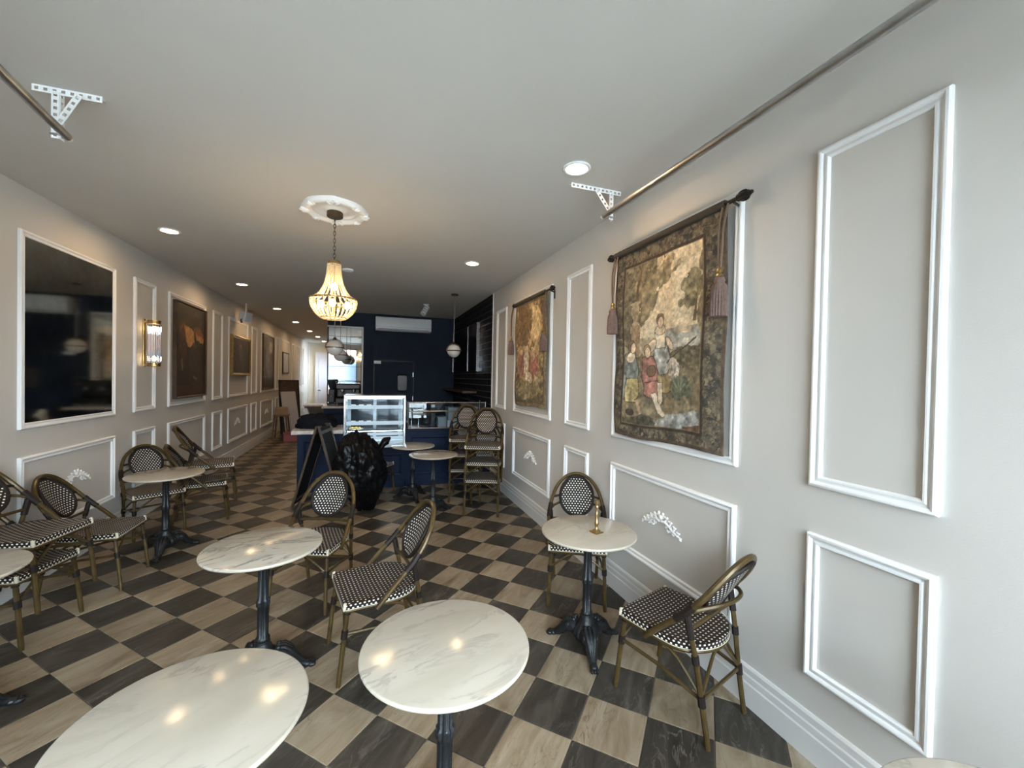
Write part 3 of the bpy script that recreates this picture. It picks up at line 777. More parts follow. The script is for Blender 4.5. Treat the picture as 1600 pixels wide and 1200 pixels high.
applique(9.70,'L','white plaster scroll applique in the left wall panel under the gilt framed picture')
applique(12.23,'L','white plaster scroll applique farthest along the left wall')
# ================================================================== PICTURES AND HANGINGS
def fbm(h,w,cells,seed,oct=4,asp=1.0):
    rng=np.random.RandomState(seed); out=np.zeros((h,w)); amp=1; tot=0; c=cells
    for o in range(oct):
        cy=int(max(2,c*asp))+2; cx=int(c)+2; gr=rng.rand(cy,cx)
        y=np.linspace(0,cy-1.001,h); x=np.linspace(0,cx-1.001,w); yi=y.astype(int); xi=x.astype(int); fy=(y-yi)[:,None]; fx=(x-xi)[None]
        fy=fy*fy*(3-2*fy); fx=fx*fx*(3-2*fx)
        a=gr[np.ix_(yi,xi)]; b_=gr[np.ix_(yi,xi+1)]; c_=gr[np.ix_(yi+1,xi)]; d=gr[np.ix_(yi+1,xi+1)]
        out+=amp*(a*(1-fy)*(1-fx)+b_*(1-fy)*fx+c_*fy*(1-fx)+d*fy*fx); tot+=amp; amp*=.5; c*=2
    return out/tot
class Paint:
    def __init__(s,w,h,asp,seed):
        s.w,s.h=w,h; s.U,s.V=np.meshgrid((np.arange(w)+.5)/w,(np.arange(h)+.5)/h); s.asp=asp
        s.ol=False; s.img=np.zeros((h,w,3)); s.nx=fbm(h,w,18,seed,4,asp)-.5; s.ny=fbm(h,w,18,seed+1,4,asp)-.5; s.seed=seed
    def put(s,mask,col,tex=0,seed=0,cells=30):
        c=np.array(col,float)/255; 
        k=1.0
        if tex: k=1+tex*(fbm(s.h,s.w,cells,s.seed+50+seed,3,s.asp)-.5)[...,None]*2
        m=np.clip(mask,0,1)[...,None]; s.img=s.img*(1-m)+np.clip(c*k,0,1)*m
    def ell(s,cx,cy,rx,ry,ang=0,col=(0,0,0),j=.02,tex=.25,a=1.0,seed=0):
        if s.ol: s.ol=False; s.ell(cx,cy,rx+.006,ry+.0045,ang,tuple(c*.42 for c in col),j,tex,a*.8,seed); s.ol=True
        u=s.U+s.nx*j-cx; v=(s.V+s.ny*j-cy)*s.asp; c,d=math.cos(R(ang)),math.sin(R(ang)); x=u*c+v*d; y=-u*d+v*c
        q=(x/rx)**2+(y/(ry*s.asp))**2; s.put((q<1)*a,col,tex,seed)
    def leafy(s,cx,cy,rx,ry,col,th=.5,cells=16,seed=0,a=1.0,tex=.5):
        u=(s.U-cx)/rx; v=(s.V-cy)/ry; q=1-(u*u+v*v); n=fbm(s.h,s.w,cells,s.seed+90+seed,4,s.asp)
        s.put(((n+.35*q)>th)*(q>-.35)*a,col,tex,seed,cells*2)
    def poly(s,pts,col,j=.012,tex=.25,a=1.0,seed=0):
        if s.ol:
            cx=sum(q[0] for q in pts)/len(pts); cy=sum(q[1] for q in pts)/len(pts); s.ol=False
            s.poly([(x+.007*np.sign(x-cx),y+.005*np.sign(y-cy)) for x,y in pts],tuple(c*.42 for c in col),j,tex,a*.8,seed); s.ol=True
        u=s.U+s.nx*j; v=s.V+s.ny*j; ins=np.zeros(u.shape,bool); n=len(pts)
        for i in range(n):
            (x1,y1),(x2,y2)=pts[i],pts[(i+1)%n]
            if y1==y2: continue
            cnd=((y1>v)!=(y2>v))&(u<(x2-x1)*(v-y1)/(y2-y1)+x1); ins^=cnd
        s.put(ins*a,col,tex,seed)
def lin(c): return np.where(c<=.04045,c/12.92,((c+.055)/1.055)**2.4)
def printed(name,img,w,h,place,mat,parent,wave=None,thick=.004):
    """grid mesh carrying a flat print; place(u,v,n)->xyz in parent space"""
    H,W=img.shape[:2]; vs=[]
    for r in range(H):
        for c in range(W):
            u,v=c/(W-1),r/(H-1); vs.append(place(u,v,wave(u,v) if wave else 0))
    idx=np.arange(H*W).reshape(H,W)
    fs=np.stack([idx[:-1,:-1],idx[:-1,1:],idx[1:,1:],idx[1:,:-1]],-1).reshape(-1,4).tolist()
    me=bpy.data.meshes.new(name); me.from_pydata(vs,[],fs)
    at=me.color_attributes.new('print','FLOAT_COLOR','POINT'); col=np.ones((H*W,4),np.float32); col[:,:3]=lin(np.clip(img.reshape(-1,3),0,1)); at.data.foreach_set('color',col.ravel())
    me.materials.append(mat); me.shade_smooth(); o=bpy.data.objects.new(name,me); COL.objects.link(o); o.parent=parent
    if thick:
        sm=o.modifiers.new('thickness','SOLIDIFY'); sm.thickness=thick; sm.offset=-1
    return o
def border_leaves(p,x0,x1,y0,y1,seed):
    """dark leafy border outside the inner rectangle"""
    inner=(p.U>x0)&(p.U<x1)&(p.V>y0)&(p.V<y1); bm_=~inner
    p.put(bm_,(70,60,46),.5,seed,40)
    n=fbm(p.h,p.w,34,p.seed+seed,3,p.asp); n2=fbm(p.h,p.w,26,p.seed+seed+5,3,p.asp)
    p.put(bm_*(np.abs(n-.5)<.035),(108,90,64),.3,seed+1); p.put(bm_*(n2>.60),(94,84,62),.4,seed+2); p.put(bm_*(n2<.36),(52,48,42),.3,seed+3); p.put(bm_*(n>.66),(112,94,70),.3,seed+4)
    e=.012; d=np.minimum(np.minimum(p.U-x0,x1-p.U),np.minimum(p.V-y0,y1-p.V)*p.asp)
    p.put((np.abs(d+e)<.008),(56,40,28)); p.put((np.abs(d)<.004),(120,98,66))
    d2=np.minimum(np.minimum(p.U,1-p.U),np.minimum(p.V,1-p.V)*p.asp); p.put(d2<.022,(74,56,40),.3,seed+6)
def soften(p,des,seed):
    im=p.img; g=im.mean(-1,keepdims=True)*np.array((1.06,1.0,.88)); im=im*(1-des)+g*des
    n=(fbm(p.h,p.w,60,p.seed+7,2,p.asp)-.5)[...,None]*.40+(fbm(p.h,p.w,24,p.seed+8,3,p.asp)-.5)[...,None]*.28
    k=np.random.RandomState(seed).rand(p.h,p.w,1)-.5
    return np.clip(.05+im*.98*(1+n+.16*k),0,1)
def big_scene():
    p=Paint(230,300,1.33,11)
    p.img[:]=np.array((206,184,146))/255; p.put(np.clip((p.V-.55)*2,0,1)*(p.U<.45),(170,142,104),.2,1); p.put((fbm(300,230,7,4,4,1.3)>.55)*.5,(186,160,122),.2,2)
    p.put((p.V<.52)*1.0,(168,150,116),.3,3); p.put(((p.V<.545)&(p.V>.44)&(p.U>.55))*1.0,(146,140,128),.25,4); p.put((p.V<.43+.05*(p.nx*2)),(122,104,74),.4,5)
    p.leafy(.24,.80,.20,.20,(118,102,72),.50,12,1); p.leafy(.48,.83,.17,.07,(134,116,84),.56,14,2); p.leafy(.17,.64,.11,.22,(98,86,62),.48,14,3); p.leafy(.30,.88,.20,.07,(108,94,66),.52,16,4)
    p.poly([(.17,.42),(.21,.62),(.24,.80),(.30,.92),(.315,.92),(.265,.78),(.235,.60),(.21,.42)],(92,68,44))
    p.leafy(.76,.71,.085,.075,(126,112,78),.50,16,5); p.leafy(.72,.66,.06,.04,(116,102,70),.54,16,6); p.poly([(.775,.56),(.785,.68),(.80,.68),(.80,.56)],(104,84,58)); p.leafy(.86,.60,.05,.08,(128,112,80),.5,14,7)
    p.leafy(.87,.80,.05,.09,(124,108,74),.5,14,8); p.ell(.70,.53,.07,.02,0,(176,150,118)); p.ell(.75,.47,.14,.02,4,(170,160,146)); p.leafy(.75,.40,.15,.05,(96,84,58),.46,22,9)
    # urn on its pedestal
    for cx,cy,rx,ry,c in ((.235,.665,.045,.045,(150,128,96)),(.235,.705,.055,.010,(164,142,108)),(.235,.62,.022,.02,(138,116,86)),(.235,.60,.04,.010,(158,134,100))): p.ell(cx,cy,rx,ry,0,c,.006)
    p.poly([(.18,.59),(.29,.59),(.285,.55),(.275,.55),(.275,.43),(.19,.43),(.19,.55),(.18,.55)],(146,116,84),.006)
    # standing lady
    p.ol=True
    p.poly([(.44,.50),(.54,.50),(.62,.36),(.645,.27),(.56,.24),(.47,.25),(.44,.38)],(150,126,82),.012,.35,1,3); p.poly([(.43,.49),(.545,.49),(.60,.38),(.56,.335),(.48,.33),(.43,.40)],(148,150,146),.014,.5,1,4)
    p.poly([(.44,.535),(.535,.535),(.54,.46),(.445,.46)],(206,190,164),.008,.4); p.ell(.49,.545,.05,.022,0,(206,178,146),.006,.2); p.ell(.40,.47,.06,.022,42,(196,170,136),.008,.3); p.ell(.585,.475,.05,.016,-50,(204,176,146),.006,.2)
    p.ell(.487,.598,.036,.026,10,(112,84,58),.006,.3); p.ell(.492,.583,.026,.026,0,(214,178,142),.004,.15); p.poly([(.56,.39),(.80,.487),(.805,.482),(.565,.384)],(74,56,40),.004)
    p.leafy(.62,.35,.05,.05,(176,160,142),.5,30,12)
    # seated lady in teal jacket and yellow skirt
    p.poly([(.13,.44),(.22,.45),(.27,.36),(.26,.28),(.19,.29),(.12,.33)],(112,118,112),.014,.4,1,5); p.poly([(.15,.31),(.26,.315),(.285,.24),(.25,.19),(.15,.19),(.13,.24)],(172,150,92),.012,.35,1,6)
    p.ell(.185,.425,.045,.025,20,(204,180,148),.006,.2); p.ell(.195,.486,.034,.026,20,(134,98,60),.006,.3); p.ell(.210,.474,.024,.026,-15,(214,180,144),.004,.15); p.poly([(.245,.20),(.275,.205),(.325,.135),(.305,.125)],(190,152,118),.006)
    p.poly([(.115,.34),(.135,.33),(.13,.20),(.10,.22)],(120,134,130),.01,.4)
    # seated youth in rose
    p.poly([(.32,.42),(.42,.42),(.46,.34),(.43,.26),(.35,.26),(.31,.33)],(150,92,80),.014,.4,1,7); p.poly([(.34,.29),(.46,.30),(.48,.24),(.40,.215),(.34,.235)],(164,100,84),.012,.3,1,8)
    p.ell(.362,.458,.032,.024,0,(150,112,74),.006,.3); p.ell(.367,.444,.024,.025,0,(212,178,142),.004,.15); p.ell(.40,.35,.04,.026,30,(112,84,56),.008,.3)
    p.poly([(.40,.235),(.445,.24),(.50,.165),(.545,.135),(.53,.115),(.47,.145)],(214,192,162),.006,.15); p.poly([(.46,.29),(.50,.29),(.51,.20),(.49,.18),(.47,.20)],(210,186,156),.006,.15)
    # foreground
    p.ol=False
    p.leafy(.68,.26,.09,.05,(92,92,68),.53,24,14)
    for k in range(9):
        a=-50+k*12; p.ell(.68+.05*math.sin(R(a)),.235+.045*math.cos(R(a)),.006,.05,-a,(108,112,86) if k%2 else (84,88,66),.004)
    p.poly([(.42,.085),(.55,.135),(.88,.17),(.88,.07),(.60,.06)],(140,142,138),.02,.5,1,9); p.poly([(.10,.10),(.40,.13),(.46,.09),(.42,.06),(.10,.06)],(80,68,48),.02,.5,1,10)
    p.leafy(.36,.10,.08,.03,(66,60,44),.46,24,15); p.ell(.20,.135,.05,.018,0,(70,54,38)); p.poly([(.70,.085),(.89,.11),(.89,.06),(.70,.06)],(104,72,48),.02,.4)
    border_leaves(p,.115,.845,.075,.905,200)
    p.img=soften(p,.26,2); return p.img
def small_scene():
    p=Paint(130,170,1.37,31); p.img[:]=np.array((136,108,68))/255; n=fbm(170,130,14,8,4,1.37)
    p.put(n>.5,(166,136,90),.4,1); p.put(n<.42,(98,76,46),.4,2); p.leafy(.65,.72,.2,.25,(188,160,112),.5,10,3); p.leafy(.3,.8,.25,.2,(110,84,50),.46,16,4); p.put((p.V<.24)*1.0,(112,96,62),.5,5); p.put((p.V<.12)*1.0,(92,80,54),.5,6)
    p.ell(.64,.36,.17,.115,0,(160,98,80),.03,.4); p.ell(.62,.46,.07,.05,0,(186,140,112),.02); p.ell(.63,.52,.05,.03,0,(206,172,138),.01); p.ell(.25,.40,.14,.12,20,(142,92,76),.03,.4); p.ell(.38,.42,.08,.12,-10,(196,176,146),.03,.4); p.ell(.40,.54,.05,.03,0,(204,168,134),.01); p.ell(.22,.52,.05,.03,0,(196,158,124),.01)
    p.ell(.47,.27,.12,.05,-15,(200,178,146),.02,.4); p.ell(.75,.24,.12,.05,10,(170,150,112),.03,.5); p.leafy(.5,.15,.4,.08,(138,120,84),.5,20,9)
    d2=np.minimum(np.minimum(p.U,1-p.U),np.minimum(p.V,1-p.V)*p.asp); p.put(d2<.05,(120,98,66),.4,20,40); p.put((d2<.058)&(d2>.046),(88,66,42))
    p.img=soften(p,.15,3); return p.img
def tapestry(y0,y1,z0,z1,img,ry0,ry1,rz,label,short):
    t=thing('tapestry',label,'tapestry',(RW,(y0+y1)/2,z0))
    w=y1-y0; h=z1-z0
    def wave(u,v): return .010*math.sin(u*9+v*2)*(1-v)**.5+.006*math.sin(v*11+u*4)+.004*math.sin(u*23)
    def place(u,v,n):
        sag=.014*math.sin(PI*min(1,max(0,u)))*0
        return (-.035-n-.012*v, w/2-u*w+.006*math.sin(v*9)*(1-v), v*h-.010*math.sin(u*6.3)*(1-v))
    printed('fabric',img,w,h,place,M['tapestry'],t,wave,.006)
    MB().tube([(-.06,-w/2,h+.004),(-.06,w/2,h+.004)],.022,10).build('rod_sleeve',simple('sleeve_cloth',(.05,.038,.025),.9),t)
    r=thing('tapestry_rod','black rod with leafy finials carrying the %s tapestry'%short,'rod',(RW,(ry0+ry1)/2,rz))
    L=(ry1-ry0)/2
    MB().tube([(-.06,-L+.08,0),(-.06,L-.08,0)],.011,10).build('rod',M['rodblack'],r)
    for s in (1,-1):
        mb=MB(); 
        for k in range(6):
            a=k*PI/3; q=Vector((-.06+.018*math.cos(a),s*(L-.05),.018*math.sin(a))); mb.sph(q,(.012,.030,.012),7,6)
        mb.sph((-.06,s*(L-.085),0),(.020,.010,.020),10,6); mb.sph((-.06,s*(L-.012),0),(.012,.020,.012),8,6); mb.sph((-.06,s*(L-.05),0),(.020,.04,.020),10,8)
        mb.build('finial',M['rodblack'],r)
        mb=MB(); mb.tube([(-.002,s*(L-.115),-.03),(-.06,s*(L-.115),-.012)],.007,6); mb.bx(-.006,0,s*(L-.115)-.012,s*(L-.115)+.012,-.10,.0); mb.build('bracket',M['rodblack'],r)
    return t
tapestry(1.795,2.872,1.290,2.705,big_scene(),1.625,2.985,2.707,'large woven tapestry of a pastoral scene with dark leafy border, nearer the viewer','large pastoral')
tapestry(4.275,5.285,1.365,2.695,small_scene(),4.035,5.375,2.700,'smaller brown gold woven tapestry with rose figures, farther along the right wall','smaller brown')
def tassel(y,ztop,zb,label,k=1.0):
    t=thing('tassel',label,'tassel',(RW-.095,y,zb),0,'mauve curtain tassels'); H=ztop-zb; sk=.165*k
    mb=MB()
    for s in (-1,1):
        P=[(.030,s*.018,H),(.004,s*.016,H*.8),(0,s*.012,H*.6),(0,s*.004,sk+.085)]; mb.tube(spline(P,4),.0065,6)
    mb.build('cord',M['cord'],t)
    MB().lathe([(.004,sk+.03),(.020,sk+.034),(.018,sk+.045),(.012,sk+.052),(.017,sk+.060),(.014,sk+.075),(.005,sk+.085),(.001,sk+.085)],(0,0,0),14).build('brass_knob',M['brass'],t)
    MB().lathe([(.042*k,0),(.043*k,.05*k),(.040*k,.11*k),(.036*k,sk-.02),(.026,sk),(.030,sk+.012),(.024,sk+.03),(.001,sk+.032)],(0,0,0),40,20,.14,(0,sk-.02)).build('skirt',M['tassel'],t,ang=70)
tassel(2.850,2.70,2.080,'mauve tassel hanging at the left edge of the large tapestry',1.0)
tassel(1.790,2.70,2.075,'mauve tassel hanging at the right edge of the large tapestry',1.15)
tassel(5.330,2.69,2.030,'mauve tassel hanging at the left edge of the smaller tapestry',1.0)
tassel(4.225,2.69,2.020,'mauve tassel hanging at the right edge of the smaller tapestry',1.0)

# ---- left wall: mirror and pictures
t=thing('smoked_mirror','large smoked antique mirror set in a white moulding on the left wall','mirror',(LW,(4.16+5.407)/2,ZB))
MB().bx(.002,.012,-.578,.578,.048,1.478).build('glass',M['smoked'],t,smooth=False)
def dark_painting():
    p=Paint(70,90,1.25,61); p.img[:]=np.array((40,31,25))/255; p.put(fbm(90,70,5,3,4)>.5,(52,40,31),.5,1); p.put((p.V<.12)*1.0,(62,40,30),.4,2)
    p.ell(.26,.70,.17,.10,-25,(112,68,40),.05,.4,.8); p.ell(.22,.52,.10,.22,5,(74,50,36),.05,.4,.8); p.poly([(.24,.78),(.55,.74),(.60,.56),(.36,.54)],(168,124,76),.02,.25); p.ell(.75,.70,.2,.07,-20,(120,74,44),.05,.4,.8); p.poly([(.62,.72),(.92,.66),(.90,.60),(.66,.64)],(158,112,68),.02,.25)
    p.ell(.60,.32,.22,.28,0,(58,48,44),.08,.5,.7); p.poly([(.14,.40),(.20,.41),(.22,.28),(.17,.27)],(104,88,66),.02); p.poly([(.55,.22),(.70,.20),(.68,.18),(.58,.19)],(120,110,96),.01); return p.img
def portrait():
    p=Paint(50,60,1.0,71); p.img[:]=np.array((50,44,40))/255; p.put(fbm(60,50,6,2,4)>.5,(62,54,49),.4,1); p.ell(.45,.6,.08,.3,5,(92,84,78),.06,.4,.7); p.ell(.55,.35,.16,.3,0,(74,66,62),.08,.4,.7); p.ell(.47,.78,.07,.06,0,(110,94,80),.02); return p.img
def landscape():
    p=Paint(50,70,1.2,81); p.img[:]=np.array((98,92,84))/255; p.put(fbm(70,50,6,5,4)>.5,(76,72,66),.5,1); p.ell(.72,.80,.16,.12,0,(168,160,146),.06,.3,.8); p.ell(.45,.5,.14,.3,10,(112,112,110),.08,.5,.7); p.put((p.V<.2)*1.0,(58,54,48),.5,3); return p.img
def paper():
    p=Paint(30,34,1.0,91); p.img[:]=np.array((178,180,186))/255; p.put((fbm(34,30,8,6,3)>.56)*.4,(150,152,160),.2,1); return p.img
def picture(y0,y1,z0,z1,img,fmat,fw_,dep,label,fname='picture_frame'):
    t=thing('framed_painting',label,'painting',(LW,(y0+y1)/2,z0)); w=y1-y0; h=z1-z0; n=5
    prof=[(0,0),(0,dep),(fw_*.35,dep*1.15),(fw_*.7,dep*.8),(fw_,dep*.7),(fw_,0)]; vs=[]; k=len(prof)
    for (ya,za,iy,iz) in ((-w/2,0,1,1),(w/2,0,-1,1),(w/2,h,-1,-1),(-w/2,h,1,-1)):
        for d,hh in prof: vs.append((.002+hh,ya+iy*d,za+iz*d))
    fs=[(c*k+i,c*k+i+1,((c+1)%4)*k+i+1,((c+1)%4)*k+i) for c in range(4) for i in range(k-1)]
    MB().add(vs,fs).build('frame',fmat,t,ang=25,clean=True)
    printed('canvas',img,w,h,lambda u,v,_:(.002+dep*.72,-w/2+fw_*.9+u*(w-1.8*fw_),fw_*.9+v*(h-1.8*fw_)),M['oil'],t,None,.004)
picture(6.755,7.860,1.345,2.690,dark_painting(),M['wood'],.030,.045,'large dark brown painting with orange glow, beside the wall lamp')
picture(9.170,10.450,1.660,2.455,portrait(),M['gold'],.06,.05,'dim painting in a gilt frame hanging under the white speaker')
picture(11.64,12.865,1.300,2.705,landscape(),M['bronze'],.05,.04,'tall grey landscape painting in a dark frame, farther down the left wall')
picture(14.21,15.18,1.720,2.390,paper(),M['wood'],.04,.03,'small pale sheet in a thin dark frame near the far corridor')

# ---- wall sconce
t=thing('wall_sconce','brass wall lamp with ribbed glass cylinder beside the dark mirror','lamp',(LW,6.0,1.745))
MB().bx(0,.014,-.028,.028,.02,.585).build('backplate',M['brass'],t,smooth=False,bevel=.004)
for z in (.045,.545):
    MB().bx(.014,.11,-.012,.012,z-.012,z+.012).build('arm',M['brass'],t,smooth=False)
    MB().lathe([(.001,-.022),(.05,-.022),(.062,-.018),(.062,.012),(.066,.014),(.066,.022),(.001,.022)],(.105,0,z),28).build('cap',M['brass'],t,ang=40)
    MB().lathe([(.012,-.02),(.012,.03),(.001,.03)],(.105,0,z-.015+(.035 if z<.2 else -.03)),12).build('socket',M['brass'],t)
rods=mat_glass('ribbed_glass',(.97,.98,1.0),1.8)
for k in range(16):
    a=2*PI*k/16; c=(.105+.055*math.cos(a),.055*math.sin(a)); MB().tube([(c[0],c[1],.066),(c[0],c[1],.524)],.0078,7).build('glass_rod',rods,t)
for z in (.115,.475): MB().sph((.105,0,z),(.017,.017,.034),10,8).build('bulb',M['sconcebulb'],t)

# ---- loudspeaker under the ceiling
t=thing('loudspeaker','small white loudspeaker hung from the ceiling above the gilt framed picture','speaker',(-2.33,9.52,2.74))
Mz=Matrix.Rotation(R(-35),3,'Z')@Matrix.Rotation(R(14),3,'Y')
MB().obx((0,0,.09),(.15,.17,.19),Mz).build('cabinet',M['white'],t,smooth=False,bevel=.012)
MB().obx(Mz@Vector((.078,0,0))+Vector((0,0,.09)),(.006,.145,.165),Mz).build('grille',simple('grey_grille',(.55,.56,.58),.7),t,smooth=False,bevel=.004)
MB().tube(spline([(-.02,-.02,.10),(-.06,-.06,.02),(-.05,-.05,-.03)],4),.02,8).build('bracket',M['bronze'],t)
MB().tube([(0,.02,.18),(0,.03,CH-2.74)],.012,8).build('ceiling_mount',M['white'],t)

# ================================================================== CEILING LIGHTS AND RAILS
DL=[(1.275,2.442,'recessed ceiling light nearest the viewer, above the large tapestry'),(1.174,4.913,'recessed ceiling light to the right of the chandelier'),(-1.873,4.972,'recessed ceiling light nearest the dark mirror on the left'),
 (-1.893,7.508,'second recessed light along the left wall'),(-1.861,9.966,'third recessed light along the left wall'),(-1.855,12.29,'fourth recessed light along the left wall'),
 (-1.80,14.585,'fifth recessed light along the left wall'),(-1.78,16.631,'farthest visible recessed light, close to the corridor end'),(-1.77,18.75,'recessed light before the cream end wall of the corridor')]
dl=None
for i,(x,y,lab) in enumerate(DL):
    if dl is None:
        dl=o=thing('recessed_light',lab,'light',(x,y,CH),0,'recessed ceiling lights')
        MB().lathe([(.066,-.001),(.090,-.001),(.092,-.006),(.088,-.011),(.072,-.013),(.066,-.009)],(0,0,0),32,caps=False).build('trim_ring',M['white'],o)
        MB().lathe([(.001,-.008),(.067,-.008),(.067,-.004),(.001,-.004)],(0,0,0),28).build('lens',M['lens'],o,smooth=False)
    else: o=copy_tree(dl); o.location=(x,y,CH); o['label']=lab

# chandelier, chain, medallion
cx,cy=-.286,3.79
t=thing('ceiling_medallion','white plaster ceiling rose with scalloped rim above the chandelier','ornament',(cx+.004,cy,CH))
mb=MB(); na=96; prof=[(1.0,0),(1.0,.014),(.97,.030),(.90,.040),(.83,.036),(.77,.018),(.72,.012),(.66,.022),(.60,.020),(.56,.010),(.36,.012),(.30,.024),(.20,.026),(.0,.026)]; vs=[]
for q,h in prof:
    for k in range(na):
        a=2*PI*k/na; s=1+.018*abs(math.cos(4*a))**3*(q>.55)+.035*math.exp(-((math.sin(2*a))**2)/.05)*(q>.7); vs.append((.250*q*s*math.cos(a),.272*q*s*math.sin(a),-h))
fs=[(i*na+k,(i+1)*na+k,(i+1)*na+(k+1)%na,i*na+(k+1)%na) for i in range(len(prof)-1) for k in range(na)]
mb.add(vs,fs).build('rose',M['plaster'],t,ang=60,clean=True)
for k in range(8):
    a=k*PI/4; Mz=Matrix.Rotation(a,3,'Z'); big=1.5 if k%2==0 else 1.0
    for q in (-1,0,1): MB().sph(Mz@Vector((.238-.010*abs(q),q*.020*big,-.036)),(.026*big,.010*big,.014),10,6,Mz@Matrix.Rotation(q*.5,3,'Z')).build('leaf',M['plaster'],t)
t=thing('chandelier','basket chandelier of glowing cream beads hanging on a bronze chain','chandelier',(cx,cy,2.185))
zc=CH-2.185-.024
MB().lathe([(.001,zc-.045),(.058,zc-.045),(.064,zc-.040),(.064,zc-.004),(.060,zc),(.001,zc)],(0,0,0),32).build('canopy',M['bronze'],t)
z=zc-.045; i=0
MB().tube([(0,0,zc-.043),(0,0,zc-.075)],.006,8).build('hook',M['bronze'],t)
z-=.02
while z>.50:
    L=.040; ring=[]
    for k in range(16):
        a=2*PI*k/16; u=.0085*math.cos(a); w=L/2*math.sin(a)
        ring.append((u,0,z-L/2+w) if i%2 else (0,u,z-L/2+w))
    MB().tube(ring,.0026,6,True).build('chain_link',M['bronze'],t); z-=L*.78; i+=1
MB().tube([(0,0,z+.02),(0,0,.03)],.006,8).build('centre_rod',M['brass'],t)
MB().lathe([(.050,.452),(.054,.455),(.054,.475),(.050,.482),(.001,.482),(.001,.470),(.046,.468),(.046,.452)],(0,0,0),28,caps=False).build('top_ring',M['brass'],t)
MB().tube([(.182*math.cos(2*PI*k/48),.182*math.sin(2*PI*k/48),.163) for k in range(48)],.007,8,True).build('wide_ring',M['brass'],t)
MB().tube([(.10*math.cos(2*PI*k/36),.10*math.sin(2*PI*k/36),.008) for k in range(36)],.005,6,True).build('lower_ring',M['brass'],t)
for k in range(3):
    a=2*PI*k/3+.5; MB().tube([(0,0,.10),(.10*math.cos(a),.10*math.sin(a),.115)],.006,6).build('arm',M['brass'],t)
def strand(pts,r):
    mb=MB(); P=spline(pts,12); d=0; nxt=0
    for q in range(len(P)-1):
        seg=(P[q+1]-P[q]).length
        while nxt<=d+seg:
            mb.sph(P[q].lerp(P[q+1],(nxt-d)/seg),r,7,5); nxt+=r*2.05
        d+=seg
    return mb
up_=strand([(.050,0,.455),(.058,0,.36),(.082,0,.27),(.125,0,.20),(.180,0,.163)],.0072).build('bead_strand',M['bead'],t)
lo_=strand([(.182,0,.158),(.176,0,.105),(.150,0,.055),(.115,0,.018),(.098,0,.008)],.0080).build('bead_strand',M['bead'],t)
dn_=strand([(.098,0,.004),(.06,0,-.004),(.015,0,-.006)],.0075).build('bead_strand',M['bead'],t)
for src,nn in ((up_,20),(lo_,26),(dn_,14)):
    for k in range(1,nn):
        o=src.copy(); COL.objects.link(o); o.parent=t; o.rotation_euler=(0,0,2*PI*k/nn)
for (x,y,z) in ((0,0,.27),(.105,.05,.125),(-.105,.05,.125),(.0,-.115,.115)):
    MB().sph((x,y,z),(.024,.024,.032),10,8).build('bulb',M['bulb'],t)

# pendants with opal globes
def pendant(x,y,zg,r,lab):
    t=thing('globe_pendant',lab,'lamp',(x,y,zg),0,'opal globe pendants'); H=CH-zg
    MB().lathe([(.001,H-.022),(.055,H-.022),(.06,H-.016),(.06,H),(.001,H)],(0,0,0),24).build('canopy',M['bronze'],t)
    MB().tube([(0,0,H-.02),(0,0,r*1.28)],.006,8).build('stem',M['chrome'],t)
    MB().lathe([(.001,r*1.30),(.018,r*1.30),(.024,r*1.1),(.04,r*.98),(.001,r*.96)],(0,0,0),18).build('socket_cap',M['bronze'],t)
    MB().sph((0,0,0),r,28,18).build('globe',M['opal'],t)
    MB().lathe([(r*.99,-.009),(r*1.09,-.009),(r*1.09,.009),(r*.99,.009)],(0,0,0),36,caps=False).build('equator_band',M['bronze'],t)
    MB().tube([(r*1.10*math.cos(a),0,r*1.10*math.sin(a)) for a in [PI*k/16 for k in range(17)]],.006,6).build('yoke',M['brass'],t)
pendant(1.352,6.88,2.155,.112,'opal globe pendant lamp on the right, before the dark tiled wall')
pendant(-.497,6.88,2.130,.122,'nearer opal globe pendant lamp below the chandelier')
pendant(-.520,8.60,2.095,.118,'farther opal globe pendant lamp in front of the silver mirror')
# spot on the ceiling
t=thing('ceiling_spotlight','white cylinder spotlight fixed to the ceiling near the air conditioner','light',(1.03,8.05,CH))
MB().bx(-.05,.05,-.02,.02,-.02,0).build('mount',M['white'],t,smooth=False,bevel=.004)
MB().tube([(0,0,-.02),(0,0,-.07)],.008,8).build('stem',M['white'],t)
Mx=Vector((-.10,-.08,-.17)).normalized()
c0=Vector((.02,.02,-.05)); MB().tube([c0,c0+Mx*.19],[.05,.05],18).build('barrel',M['white'],t)
for k in range(3): MB().tube([c0+Mx*(.03+.05*k),c0+Mx*(.045+.05*k)],.053,18).build('cooling_ring',simple('grey_ring',(.35,.35,.36),.5),t)

